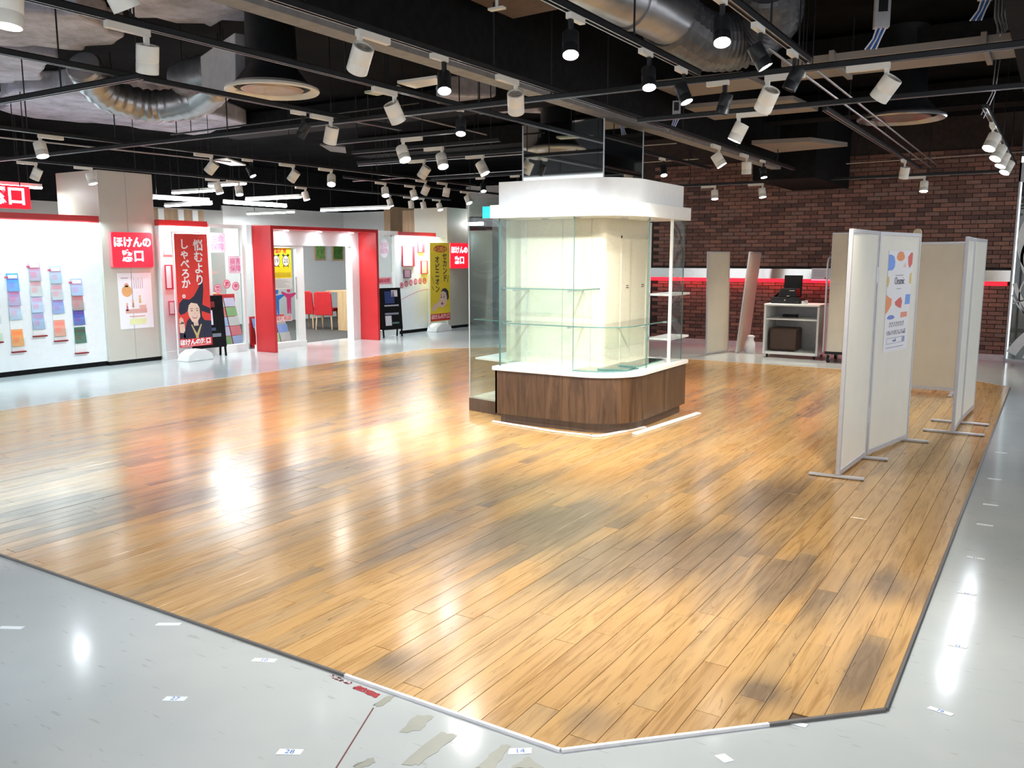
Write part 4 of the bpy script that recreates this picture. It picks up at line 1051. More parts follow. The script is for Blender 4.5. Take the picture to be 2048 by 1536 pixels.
# fixed glass leaf with stickers
d1 = struct(MB().box(-11.62, 10.05, 0.0, -11.50, 11.16, 0.10).box(-11.58, 10.98, 0.10, -11.52, 11.16, 1.80).box(-11.58, 10.05, 0.10, -11.52, 10.09, 1.80).box(-11.58, 10.09, 1.76, -11.52, 10.98, 1.80).obj('door_1', M['white']), 'white framed glass leaf beside the shop entrance')
MB().box(-11.555, 10.09, 0.10, -11.547, 10.98, 1.76).obj('pane', M['glass'], d1)
MB().cyl((-11.505, 10.95, 0.85), (-11.505, 10.95, 1.25), 0.012).obj('door_handle', M['alu'], d1)
t = thing('hours_poster', 'yellow poster with two alarm clocks on the glass leaf inside the red portal', 'poster', (-11.546, 10.42, 1.03))
MB().box(0, 0, 0.20, 0.003, 0.47, 0.75).obj('yellow_sheet', flat(242, 212, 20), t); MB().box(0, 0, 0, 0.003, 0.47, 0.20).obj('pale_sheet', flat(205, 205, 200), t)
for yy, dg in ((0.12, '19'), (0.34, '20')):
    pr(t, ell(yy, 0.50, 0.085, 0.10), (40, 40, 35)); pr(t, ell(yy, 0.50, 0.072, 0.087), (245, 243, 230), 0.0038)
    pr(t, ell(yy - 0.055, 0.60, 0.03, 0.022), (45, 60, 30)); pr(t, ell(yy + 0.055, 0.60, 0.03, 0.022), (45, 60, 30))
    pr(t, [(yy - 0.07, 0.39), (yy - 0.05, 0.39), (yy - 0.035, 0.42), (yy - 0.05, 0.43)], (40, 40, 35)); pr(t, [(yy + 0.07, 0.39), (yy + 0.05, 0.39), (yy + 0.035, 0.42), (yy + 0.05, 0.43)], (40, 40, 35))
    txt(dg, 0.11, flat(60, 60, 55), t, (0.005, yy, 0.50), FX, bold=0.001)
txt('営業時間', 0.085, flat(200, 55, 20), t, (0.0035, 0.19, 0.665), FX, bold=0.003)
q = MB()
for k in range(5): q.box(0.003, 0.06, 0.04 + k * 0.03, 0.0035, 0.40 - 0.05 * (k % 3), 0.05 + k * 0.03)
q.obj('printed_text', flat(150, 150, 150), t)
pr(t, [(0.02, 0.22), (0.45, 0.22), (0.45, 0.30), (0.02, 0.30)], (200, 175, 15))
def figure(par, y, z, c, s=1.0):
    f = lambda pts: [(y + a * s, z + b * s) for a, b in pts]
    pr(par, [(y + 0.042 * s * math.cos(R(a)), z + 0.30 * s + 0.05 * s * math.sin(R(a))) for a in range(0, 360, 24)], c, 0.0, 'head', 0.002)
    pr(par, f([(-0.045, -0.12), (-0.01, -0.12), (0.0, 0.0), (0.01, -0.12), (0.045, -0.12), (0.05, 0.15), (0.17, 0.22), (0.16, 0.25), (0.03, 0.235), (-0.03, 0.235), (-0.16, 0.28), (-0.17, 0.25), (-0.05, 0.16)]), c, 0.0, 'body', 0.002)
t = thing('figure_sticker', 'blue paper-doll figure sticker on the glass leaf', 'sticker', (-11.546, 10.52, 0.70), 0, 'figure stickers'); figure(t, 0, 0, (25, 110, 190))
t = thing('figure_sticker', 'magenta paper-doll figure sticker on the glass leaf', 'sticker', (-11.546, 10.80, 0.72), 0, 'figure stickers'); figure(t, 0, 0, (190, 50, 110))
t = thing('lettering_sticker', 'red and white outlined lettering under the two figure stickers', 'sticker', (-11.546, 10.66, 0.52))
MB().box(0, -0.22, -0.05, 0.001, 0.20, 0.05).obj('film', flat(235, 215, 215), t); txt('保険相談', 0.095, flat(200, 90, 90), t, (0.0015, 0, 0), FX, bold=0.001)
t = thing('magazine_display', 'blurred row of blue and green magazines behind the glass leaf', 'magazines', (-11.80, 10.32, 0.004))
MB().box(-0.25, 0, 0, 0, 0.80, 0.06).box(-0.25, 0, 0, -0.22, 0.80, 0.55).obj('rack', M['red'], t)
for k in range(3):
    for j in range(3):
        MB(Matrix.Translation((-0.05 - 0.06 * k, 0.02 + 0.26 * j, 0.07 + 0.14 * k)) @ Matrix.Rotation(R(-14), 4, 'Y')).box(0, 0, 0, 0.008, 0.24, 0.17).obj('magazine', flat(*((120, 140, 195), (150, 195, 150), (170, 165, 165), (95, 125, 170))[(k * 2 + j) % 4]), t)

# second window with a round sticker
w3 = struct(MB().box(-11.62, 12.66, 0.0, -11.52, 13.80, 0.12).box(-11.62, 12.66, 2.04, -11.52, 13.80, 2.12).box(-11.60, 13.70, 0.12, -11.52, 13.84, 2.04).obj('window_3', M['white']), 'shop window beyond the red portal with a round sticker')
MB().box(-11.575, 12.66, 0.12, -11.567, 13.70, 2.04).obj('pane', M['glass'], w3)
t = thing('oval_sticker', 'large pale round sticker with pink lettering on the window beyond the portal', 'sticker', (-11.566, 13.42, 1.77))
MB().prism(ell(0, 0, 0.14, 0.19), 0, 0.002, axis='x').obj('film', flat(246, 238, 246), t); txt('生命\n保険', 0.12, flat(245, 175, 205), t, (0.0025, 0, 0), FX)
t = thing('curved_sticker', 'pink and red curved lettering sticker low on the window beyond the portal', 'sticker', (-11.566, 13.38, 1.12))
MB().box(0, -0.2, -0.07, 0.002, 0.25, 0.07).obj('film', flat(240, 170, 185), t); txt('無料相談', 0.09, flat(215, 70, 90), t, (0.0025, 0.02, 0), FX, bold=0.002)
t = thing('desk_lamp', 'small white domed desk lamp seen through the window beyond the portal', 'lamp', (-12.55, 14.95, 0.90))
MB().cyl((0, 0, 0), (0, 0, 0.012), 0.06).cyl((0, 0, 0.01), (0, 0, 0.34), 0.008).obj('stand', M['blackm'], t)
MB().lathe([(0.10, 0.32), (0.085, 0.37), (0.045, 0.40), (0.0, 0.41)], 20).obj('shade', M['white'], t, smooth=True)
t = thing('reception_counter', 'low white counter behind the window beyond the portal', 'counter', (-12.85, 14.75, 0.004))
MB().box(0, 0, 0, 0.42, 1.1, 0.86).obj('body', M['white'], t); MB().box(0, -0.02, 0.86, 0.44, 1.12, 0.895).obj('top', M['paleoak'], t)

# white wall with red boxes
w5 = struct(MB().box(-11.66, 13.84, 0.07, -11.55, 15.47, 2.03).obj('wall_shop', WX), 'white shop wall with red framed notices beside the yellow banner')
struct(MB().box(-11.66, 13.84, 2.03, -11.53, 15.10, 2.115).obj('trim_17', M['red']), 'red strip on top of the white shop wall')
struct(MB().box(-11.64, 13.84, 0, -11.57, 15.47, 0.07).obj('baseboard_shop', M['black']))
wash(13.9, 15.05, -11.40, 2.02, 22)
for y0, z0, y1, z1, sp, lab in ((13.95, 1.40, 14.35, 1.83, 0.78, 'large white notice box with a red side panel on the shop wall'), (14.47, 1.69, 14.70, 1.92, 0.5, 'small half red notice near the red top strip'),
                               (14.57, 1.24, 14.82, 1.52, 0.7, 'grey and red notice beside the yellow banner'), (13.99, 1.16, 14.22, 1.335, 0.8, 'small dark maroon notice below the large white one')):
    t = thing('notice_box', lab, 'notice', (-11.55, y0, z0), 0, 'red notices on the shop wall')
    w, h = y1 - y0, z1 - z0
    c = flat(205, 40, 60) if z0 > 1.2 else flat(110, 60, 80)
    MB().box(0, 0, 0, 0.03, w, h).obj('box', c, t, bev=0.004)
    MB().box(0.03, 0.012, 0.015, 0.033, w * sp, h - 0.015).obj('card', flat(250, 250, 252) if z0 > 1.3 and sp > 0.6 else flat(220, 190, 195) if z0 > 1.2 else flat(165, 130, 145), t)
for k in range(6):
    y = 13.93 + k * 0.155; z = 0.98 + 0.11 * math.sin(0.28 * (k + 0.6) + 0.15)
    t = thing('round_badge', '%s round red badge of the curved row on the shop wall' % ('first', 'second', 'third', 'fourth', 'fifth', 'sixth')[k], 'sticker', (-11.55, y, z), 0, 'curved row of badges on the shop wall')
    MB().prism(ell(0, 0, 0.062, 0.062), 0, 0.002, axis='x').obj('disc', flat(200, 60, 95), t)
    MB().prism(ell(0, 0, 0.045, 0.045), 0.002, 0.003, axis='x').obj('inner_disc', flat(240, 190, 205), t)
    txt('めくりくらべ'[k], 0.07, flat(190, 40, 75), t, (0.0035, 0, 0), FX, bold=0.002)
q = MB(); pv = None
for i in range(20):
    y = 13.88 + 0.99 * i / 19; z = 0.70 + 0.20 * math.sin(PI * 0.5 * i / 19)
    if pv: q.prism([pv, (y, z), (y, z + 0.012), (pv[0], pv[1] + 0.012)], -11.55, -11.549, axis='x')
    pv = (y, z)
tag(q.obj('curved_line', flat(215, 130, 165)), 'thin pink curved line under the badge row on the shop wall', 'sticker')

# pillar beside the yellow banner, with the second lightbox
p2 = struct(MB().box(-12.42, 15.47, 0.06, -11.50, 16.26, 2.68).obj('pillar', M['pillar']), 'grey clad pillar beyond the yellow banner')
MB().box(-12.41, 15.48, 0, -11.51, 16.25, 0.06).obj('plinth', M['black'], p2)
lightbox(15.50, 16.20, 1.34, 1.91, -11.50, ((0.160, 0.12, 'ほけんの'), (0.185, -0.11, '窓口')), 'second red glowing lightbox, half hidden by the yellow banner')
struct(MB().box(-13.2, 16.0, 0, -12.42, 16.2, 2.68).obj('wall_tan', M['tanwood']), 'tan veneer wall above the shop')

# ------------------------------------------------------------------ inside of the shop
struct(MB().box(-16.75, -1, 2.60, -16.55, 20.6, 3.75).obj('wall_shop_upper', M['black']), 'black upper wall above the shop')
struct(MB().box(-16.75, 20.6, 0, -9.0, 20.8, 3.75).obj('wall_shop_end', M['black']))
struct(MB().box(-16.75, -1.0, 0, -11.95, -0.9, 3.75).obj('wall_shop_near', WX))
struct(MB().box(-16.7, 13.5, 0, -16.5, 20.6, 2.78).obj('wall_shop_back', WX), 'white back wall of the shop with two green pictures')
struct(MB().box(-16.7, 4.0, 0, -16.5, 13.5, 2.66).obj('wall_shop_grey', pm('pale_grey_wallpaper', (0.46, 0.45, 0.43), 0.6, var=0.02, scale=2)), 'pale grey back wall of the shop')
struct(MB().box(-16.5, 10.9, 0, -16.47, 12.95, 2.64).obj('wall_shop_slats', M['tanwood']), 'tan veneer wall section with white slats')
for y in (11.75, 12.25, 12.62): struct(MB().box(-16.47, y, 0, -16.43, y + 0.14, 2.63).obj('trim_18', M['white']))
struct(MB().box(-14.2, 16.5, 2.1, -14.0, 17.5, 2.82).obj('wall_shop_tan', M['tanwood']), 'tan veneer bulkhead inside the shop')
struct(MB().box(-16.5, 17.5, 0, -14.0, 17.6, 2.78).obj('wall_shop_side', WX))
for y, z, w, h, c, lab in ((16.38, 1.52, 0.38, 0.42, (120, 170, 90), 'light green framed picture on the white back wall of the shop'), (17.02, 1.50, 0.42, 0.42, (70, 120, 45), 'darker green framed picture beside the light green one')):
    t = thing('framed_picture', lab, 'picture', (-16.5, y, z), 0, 'green pictures on the shop back wall')
    MB().box(0, 0, 0, 0.03, w, h).obj('frame', M['paleoak'], t, bev=0.003)
    pc = pm('green_leaf_print', tuple(((v / 255) ** 2.2) for v in c), 0.6, var=0.5, scale=12)
    MB().box(0.03, 0.04, 0.04, 0.034, w - 0.04, h - 0.04).obj('print', pc, t)
def chair():
    t = thing('red_chair', 'red upholstered chair with pale wooden legs, nearer the oak desk', 'chair', (0, 0, 0), 0, 'red chairs at the shop desk')
    MB().box(-0.21, -0.21, 0.40, 0.21, 0.22, 0.47).obj('seat', M['redcloth'], t, bev=0.02)
    MB(Matrix.Translation((0, -0.20, 0.44)) @ Matrix.Rotation(R(6), 4, 'X')).prism([(-0.21, -0.12), (0.21, -0.12), (0.20, 0.36), (0.15, 0.40), (-0.15, 0.40), (-0.20, 0.36)], -0.03, 0.03, axis='y').obj('backrest', M['redcloth'], t, bev=0.015)
    for sx in (-1, 1):
        for sy in (-1, 1):
            MB().cyl((sx * 0.19, sy * 0.20, 0), (sx * 0.16, sy * 0.17, 0.40), 0.013, 0.020, 10).obj('leg', M['paleoak'], t)
    return t
c1 = chair(); c1.location = (-13.72, 13.95, 0.005); c1.rotation_euler = (0, 0, R(22))
dup(c1, (-14.30, 14.02, 0.005), R(12), 'red upholstered chair, half hidden behind the glass leaf')
t = thing('oak_desk', 'pale oak desk with a solid end panel inside the shop', 'desk', (-13.30, 13.85, 0.004))
MB().box(0, 0, 0, 0.42, 0.03, 0.83).obj('end_panel', M['paleoak'], t); MB().box(0.39, 0.03, 0, 0.42, 1.6, 0.83).obj('side_panel', M['paleoak'], t); MB().box(-0.35, 0.0, 0.83, 0.43, 1.65, 0.86).obj('desk_top', M['paleoak'], t)
t = thing('white_pedestal', 'white pedestal with an oak base beside the oak desk', 'pedestal', (-12.84, 13.72, 0.004))
MB().box(0, 0, 0.07, 0.34, 0.34, 0.86).obj('body', M['white'], t, bev=0.004); MB().box(-0.005, -0.005, 0, 0.345, 0.345, 0.07).obj('base', M['paleoak'], t)
t = thing('monitor', 'grey monitor seen from behind on the oak desk', 'monitor', (-13.05, 14.3, 0.865))
MB().box(-0.2, -0.015, 0.07, 0.2, 0.015, 0.30).obj('screen_back', pm('grey_plastic', (0.25, 0.25, 0.26), 0.5), t, bev=0.006); MB().box(-0.03, -0.02, 0.012, 0.03, 0.02, 0.1).box(-0.1, -0.07, 0, 0.1, 0.07, 0.012).obj('stand', M['blackm'], t)
t = thing('paper_stack', 'white leaflets standing on the white pedestal', 'leaflets', (-12.80, 13.80, 0.865))
MB(Matrix.Rotation(R(12), 4, 'X')).box(0, 0, 0, 0.22, 0.02, 0.26).obj('leaflet', M['paper'], t); MB().box(0, -0.02, 0, 0.22, 0.14, 0.012).obj('tray', M['white'], t)

# linear lights hanging in the shop
def led(x, y, L, alongx, z, lab):
    t = thing('linear_light', lab, 'light', (x, y, z), 0 if alongx else PI / 2, 'linear lights hanging in the shop')
    MB().box(-L / 2, -0.035, 0.0, L / 2, 0.035, 0.045).obj('housing', M['white'], t, bev=0.004)
    b = MB().prism([(0.034 * math.cos(R(a)), 0.03 * math.sin(R(a))) for a in range(180, 361, 20)], -L / 2, L / 2, axis='x')
    b.obj('diffuser', M['tubew'], t)
    q = MB()
    for s_ in (-0.35, 0.35): q.cyl((L * s_, 0, 0.045), (L * s_, 0, 3.75 - z), 0.006, n=6)
    q.obj('rod', M['blackm'], t)['kind'] = 'stuff'
    la = bpy.data.lights.new('linear_lamp', 'AREA'); la.energy = 20; la.color = (0.94, 1.0, 1.0); la.shape = 'RECTANGLE'; la.size = L; la.size_y = 0.06
    lo = bpy.data.objects.new('linear_lamp', la); COL.objects.link(lo); lo.parent = t; lo.location = (0, 0, -0.035)
for a in ((-12.83, 6.60, 1.25, 0, 2.62, 'long linear light above the big red sign'), (-13.05, 9.75, 1.25, 0, 2.60, 'linear light just beyond the grey pillar'),
          (-14.25, 10.85, 1.35, 1, 2.60, 'lowest linear light beyond the pillar, lying across the shop'), (-13.4, 10.35, 1.2, 1, 2.78, 'first of two linear lights in a line near the ceiling'),
          (-12.05, 9.98, 0.9, 1, 2.82, 'short linear light near the ceiling beside the grey pillar'), (-13.08, 11.5, 1.5, 0, 2.60, 'long linear light above the window stickers'), (-15.3, 13.85, 1.5, 1, 2.60, 'linear light low over the back wall above the portal'),
          (-13.0, 11.85, 1.5, 1, 2.73, 'linear light close to the ceiling above the portal'), (-12.6, 13.7, 1.9, 1, 2.60, 'linear light above the far end of the portal')):
    led(*a)

# ------------------------------------------------------------------ banners and sign boards before the shop
def banner(x, y, z0, z1, w, label, c):
    t = thing('banner_stand', label, 'banner', (x, y, 0))
    MB().prism([(-w * 0.42, 0), (w * 0.42, 0), (w * 0.36, 0.10), (w * 0.15, 0.17), (-w * 0.15, 0.17), (-w * 0.36, 0.10)], -0.16, 0.10, axis='x').obj('water_base', M['white'], t, bev=0.012)
    MB().cyl((-0.03, -w / 2 - 0.012, 0.10), (-0.03, -w / 2 - 0.012, z1 + 0.03), 0.011).obj('pole', M['white'], t)
    MB().cyl((-0.03, -w / 2 - 0.012, z1 + 0.02), (-0.03, w / 2, z1 + 0.02), 0.008).obj('cross_bar', M['white'], t)
    f = MB().box(0, -w / 2, z0, 0.003, w / 2, z1).obj('cloth', flat(*c), t)
    return t
def vtext(t, s, size, y, z, m, gap=1.0, bold=0.004):
    return txt('\n'.join(s), size, m, t, (0.0042, y, z), FX, bold=bold, space=gap)
b1 = banner(-11.30, 8.62, 0.22, 1.95, 0.60, 'red banner stand with a smiling woman in a black witch hat beside the grey pillar', (232, 62, 55))
wt = flat(250, 245, 245)
vtext(b1, '悩むより', 0.180, 0.12, 1.50, wt, 0.98); vtext(b1, 'しゃべろか。', 0.165, -0.13, 1.41, wt, 0.9)
navy = (38, 40, 62); skin = (240, 205, 185)
def bp(par, pts, c, x): return MB().prism(pts, x, x + 0.0006, axis='x').obj('printed_shape', flat(*c), par)
# hat with brim, face, hair, dress, raised hand, gold necklace
bp(b1, [(0.30, 0.34), (0.30, 0.60), (0.17, 0.62), (0.12, 0.70), (-0.06, 0.70), (-0.15, 0.62), (-0.22, 0.40), (-0.22, 0.34)], navy, 0.0032)
bp(b1, [(-0.29, 0.47), (-0.20, 0.44), (-0.18, 0.37), (-0.29, 0.35)], navy, 0.0032)
bp(b1, [(-0.29, 0.78), (-0.27, 0.90), (-0.20, 0.96), (-0.08, 0.95), (0.0, 1.0), (0.10, 1.14), (0.175, 1.36), (0.18, 1.10), (0.15, 0.86), (0.29, 0.80), (0.29, 0.71), (0.14, 0.76), (-0.10, 0.80), (-0.18, 0.74), (-0.26, 0.72)], navy, 0.0033)
bp(b1, [(-0.105, 0.86), (-0.06, 0.90), (0.05, 0.88), (0.10, 0.80), (0.10, 0.68), (0.05, 0.61), (-0.01, 0.585), (-0.06, 0.61), (-0.11, 0.70), (-0.125, 0.78)], skin, 0.0038)
bp(b1, [(-0.03, 0.60), (0.05, 0.62), (0.06, 0.54), (-0.03, 0.54)], (228, 190, 170), 0.0036)
bp(b1, [(0.09, 0.82), (0.13, 0.76), (0.125, 0.60), (0.10, 0.62)], (60, 42, 40), 0.0039)
for yy in (-0.055, 0.045): bp(b1, ell(yy, 0.775, 0.018, 0.007), (60, 40, 38), 0.0044)
for yy in (-0.055, 0.045): bp(b1, [(yy - 0.025, 0.80), (yy + 0.025, 0.805), (yy + 0.025, 0.812), (yy - 0.02, 0.81)], (90, 62, 50), 0.0044)
bp(b1, [(-0.012, 0.72), (0.012, 0.72), (0.004, 0.755)], (222, 178, 158), 0.0044)
bp(b1, [(-0.055, 0.685), (0.05, 0.685), (0.025, 0.655), (-0.03, 0.655)], (190, 60, 70), 0.0044); bp(b1, [(-0.04, 0.682), (0.036, 0.682), (0.02, 0.669), (-0.025, 0.669)], (250, 245, 240), 0.0048)
bp(b1, [(-0.29, 0.58), (-0.245, 0.62), (-0.20, 0.60), (-0.19, 0.48), (-0.22, 0.44), (-0.285, 0.45)], skin, 0.0038)
for k in range(4): bp(b1, [(-0.285 + k * 0.022, 0.58), (-0.267 + k * 0.022, 0.58), (-0.275 + k * 0.018, 0.70 - 0.02 * abs(k - 1.4)), (-0.287 + k * 0.018, 0.69 - 0.02 * abs(k - 1.4))], skin, 0.0038)
bp(b1, [(-0.08, 0.56), (-0.06, 0.56), (0.02, 0.42), (0.10, 0.56), (0.12, 0.56), (0.05, 0.38), (0.05, 0.345), (0.0, 0.345), (0.0, 0.38)], (205, 180, 120), 0.0038)
bp(b1, [(-0.30, 0.225), (0.30, 0.225), (0.30, 0.345), (-0.30, 0.345)], (225, 45, 45), 0.0040)
txt('ほけんの窓口', 0.095, wt, b1, (0.0048, -0.01, 0.288), FX, bold=0.005)
bp(b1, [(-0.27, 0.233), (0.25, 0.233), (0.25, 0.243), (-0.27, 0.243)], (240, 190, 190), 0.0048)

b2 = banner(-11.28, 14.90, 0.22, 1.90, 0.70, 'yellow banner stand with a calling woman and black lettering before the grey pillar', (245, 214, 40))
bk = flat(45, 45, 48)
bp(b2, ell(0.02, 1.77, 0.24, 0.075), (205, 85, 30), 0.0032); bp(b2, ell(0.02, 1.77, 0.215, 0.055), (245, 180, 70), 0.0036)
txt('保険の', 0.12, flat(170, 60, 30), b2, (0.0044, 0.02, 1.77), FX, bold=0.002)
vtext(b2, 'セカンド', 0.165, 0.17, 1.37, bk, 0.95, 0.003); vtext(b2, 'オピニオン', 0.165, -0.10, 1.22, bk, 0.95, 0.003); 
bp(b2, [(0.26, 1.05), (0.285, 1.20), (0.30, 1.20), (0.275, 1.05)], (45, 45, 48), 0.0036)
bp(b2, [(-0.30, 1.19), (-0.29, 1.19), (-0.21, 1.02), (-0.22, 1.02)], (45, 45, 48), 0.0036); bp(b2, [(-0.30, 0.98), (-0.29, 0.99), (-0.22, 0.90), (-0.23, 0.89)], (45, 45, 48), 0.0036)
bp(b2, [(0.03, 0.86), (0.09, 0.92), (0.20, 0.925), (0.29, 0.86), (0.31, 0.72), (0.27, 0.66), (0.22, 0.70), (0.20, 0.80), (0.08, 0.83)], (48, 40, 42), 0.0036)
bp(b2, [(-0.02, 0.74), (0.02, 0.84), (0.10, 0.87), (0.20, 0.83), (0.235, 0.72), (0.22, 0.60), (0.13, 0.52), (0.04, 0.50), (-0.02, 0.55), (-0.04, 0.65)], skin, 0.0040)
for yy in (0.03, 0.125): bp(b2, ell(yy, 0.735, 0.022, 0.014), (70, 48, 42), 0.0046)
bp(b2, [(0.0, 0.775), (0.055, 0.785), (0.055, 0.793), (0.0, 0.786)], (90, 62, 50), 0.0046); bp(b2, [(0.10, 0.785), (0.16, 0.775), (0.16, 0.785), (0.10, 0.793)], (90, 62, 50), 0.0046)
bp(b2, ell(0.06, 0.605, 0.042, 0.035), (150, 60, 60), 0.0046); bp(b2, [(0.03, 0.625), (0.09, 0.625), (0.08, 0.612), (0.04, 0.612)], (250, 245, 240), 0.0050)
bp(b2, [(-0.30, 0.47), (-0.20, 0.44), (-0.06, 0.55), (-0.03, 0.63), (-0.05, 0.66), (-0.13, 0.62), (-0.22, 0.60), (-0.28, 0.54)], (236, 196, 174), 0.0050)
for k in range(4): bp(b2, [(-0.12 + 0.012 * k, 0.60 - 0.022 * k), (-0.115 + 0.012 * k, 0.58 - 0.022 * k), (-0.02, 0.615 - 0.02 * k), (-0.025, 0.63 - 0.02 * k)], (242, 208, 188), 0.0054)
bp(b2, [(-0.35, 0.23), (0.35, 0.23), (0.35, 0.385), (-0.35, 0.385)], (205, 45, 40), 0.0040)
txt('ほけんの窓口', 0.11, flat(250, 200, 200), b2, (0.0048, 0, 0.315), FX, bold=0.005)

def aboard(x, y, rz, label, light):
    t = thing('sign_board', label, 'sign board', (x, y, 0), rz)
    tilt = Matrix.Rotation(R(-4.5), 4, 'Y')
    f = MB(Matrix.Translation((0.10, 0, 0)) @ tilt)
    f.box(-0.03, -0.30, 0.16, 0, 0.30, 1.05).obj('board', M['black'], t, bev=0.004)
    b = MB(Matrix.Translation((-0.10, 0, 0)) @ Matrix.Rotation(R(4.5), 4, 'Y')); b.box(0, -0.30, 0.16, 0.03, 0.30, 1.05).obj('rear_board', M['black'], t)
    for sy in (-0.27, 0.27):
        f = MB(Matrix.Translation((0.10, 0, 0)) @ tilt); f.box(-0.025, sy - 0.016, 0.0, -0.002, sy + 0.016, 0.17); f.obj('leg', M['black'], t)
        f = MB(Matrix.Translation((-0.10, 0, 0)) @ Matrix.Rotation(R(4.5), 4, 'Y')); f.box(0.002, sy - 0.016, 0.0, 0.025, sy + 0.016, 0.17); f.obj('leg', M['black'], t)
    T = Matrix.Translation((0.10, 0, 0)) @ tilt
    for y0, z0, y1, z1, c in light:
        MB(T).box(0.0, y0, z0, 0.003, y1, z1).obj('printed_card', flat(*c), t)
    t.scale = (0.92, 0.88, 0.94)
    return t
aboard(-11.53, 9.05, R(-6), 'black folding sign board with a pale card standing beside the red banner', ((-0.22, 0.55, 0.06, 0.80, (215, 228, 250)), (-0.2, 0.34, -0.02, 0.40, (80, 110, 150)), (0.02, 0.34, 0.2, 0.40, (120, 130, 140)), (-0.2, 0.45, 0.1, 0.50, (60, 80, 110)), (-0.1, 0.85, 0.12, 0.95, (120, 40, 45))))
aboard(-11.34, 13.30, R(-10), 'black folding sign board with blue and white cards just beyond the red portal', ((-0.18, 0.72, 0.1, 0.98, (40, 60, 120)), (-0.20, 0.66, 0.22, 0.69, (180, 185, 200)), (-0.2, 0.48, 0.2, 0.52, (150, 150, 170)), (-0.2, 0.25, -0.02, 0.46, (225, 225, 235)), (0.0, 0.28, 0.2, 0.32, (90, 120, 110)), (0.02, 0.86, 0.2, 1.0, (230, 225, 235))))

# ------------------------------------------------------------------ beams, ducts and boards under the slab
bm_ = struct(MB().box(-3.66, -3, 2.90, -3.56, 15.2, 3.75).obj('beam', M['black']), 'big black steel beam running over the mirrored pillar')
MB().box(-3.68, -3, 2.862, -3.54, 15.2, 2.90).obj('flange', M['beamb'], bm_, bev=0.003)
struct(MB().box(-3.95, 12.9, 2.72, -3.05, 15.2, 3.75).obj('beam_haunch', M['black']))
for x, w in ((-0.2, 0.3),):
    struct(MB().box(x - w / 2, -3, 3.05, x + w / 2, 15.2, 3.40).box(x - w / 2 - 0.04, -3, 3.035, x + w / 2 + 0.04, 15.2, 3.05).obj('beam', M['black']))
for y, w in ((9.2, 0.35), (12.2, 0.4)):
    struct(MB().box(-11, y - w / 2, 3.41, 3, y + w / 2, 3.70).obj('beam', M['black']))
def duct(name, label, pts, r, mt, ribs=0, smooth=True):
    P = []
    for i in range(len(pts) - 1):
        p0 = Vector(pts[max(i - 1, 0)]); p1 = Vector(pts[i]); p2 = Vector(pts[i + 1]); p3 = Vector(pts[min(i + 2, len(pts) - 1)])
        n = max(6, ribs)
        for k in range(n):
            t = k / n
            P.append(0.5 * ((2 * p1) + (p2 - p0) * t + (2 * p0 - 5 * p1 + 4 * p2 - p3) * t * t + (3 * p1 - p0 - 3 * p2 + p3) * t ** 3))
    P.append(Vector(pts[-1]))
    rs = [r * (1 + (0.07 if (k % 2) else -0.05)) if ribs else r for k in range(len(P))]
    t = thing(name, label, 'duct', (0, 0, 0))
    MB().tube(P, rs, 20).obj('tube', mt, t, smooth=smooth)
    q = MB()
    for p in (P[0], P[-1]): q.cyl((p.x, p.y, p.z + r * 0.9), (p.x, p.y, 3.75), 0.006, n=6)
    for i in (1, 2): pass
    MB().cyl((P[0].x, P[0].y, P[0].z + r * 0.9), (P[0].x, P[0].y, 3.76), 0.006, n=6).obj('hanger_rod', M['blackm'], t)
    MB().cyl((P[-1].x, P[-1].y, P[-1].z + r * 0.9), (P[-1].x, P[-1].y, 3.76), 0.006, n=6).obj('hanger_rod', M['blackm'], t)
    return t
d_ = duct('round_duct', 'large bare silver round duct above the white display case lamps', [(-2.78, 4.55, 3.34), (-2.66, 5.1, 3.33), (-2.56, 5.7, 3.32), (-2.54, 6.15, 3.32)], 0.19, M['galv'])
MB().cyl((-2.585, 5.55, 3.32), (-2.570, 5.60, 3.32), 0.205, n=24).obj('joint_collar', M['galv'], d_, smooth=True)
duct('flexible_duct', 'ribbed dark grey flexible duct bending beside the silver round duct', [(-2.56, 6.15, 3.32), (-2.50, 6.75, 3.28), (-2.28, 7.05, 3.32), (-2.02, 6.95, 3.45), (-1.95, 6.6, 3.6)], 0.21, M['rubberduct'], 14, False)
duct('flexible_duct', 'crinkled silver flexible duct hanging in an arc over the rack wall side', [(-8.0, 5.0, 3.40), (-8.2, 5.35, 3.22), (-8.1, 5.8, 3.15), (-7.6, 5.95, 3.18), (-7.1, 5.85, 3.3)], 0.16, M['galv'], 9)
d_ = duct('flexible_duct', 'pale grey flexible duct with a square end box near the round ceiling diffuser', [(-7.2, 5.50, 3.28), (-6.75, 5.36, 3.25), (-6.3, 5.22, 3.22)], 0.15, M['rubberduct'], 10)
MB(Matrix.Translation((-5.95, 5.1, 3.16)) @ Matrix.Rotation(R(-18), 4, 'Z')).prism([(-0.42, -0.15), (0.30, -0.24), (0.34, 0.20), (-0.42, 0.15)], -0.16, 0.16, axis='y').obj('end_box', pm('pale_grey_metal', (0.52, 0.50, 0.52), 0.4, 0.2), d_, bev=0.01)
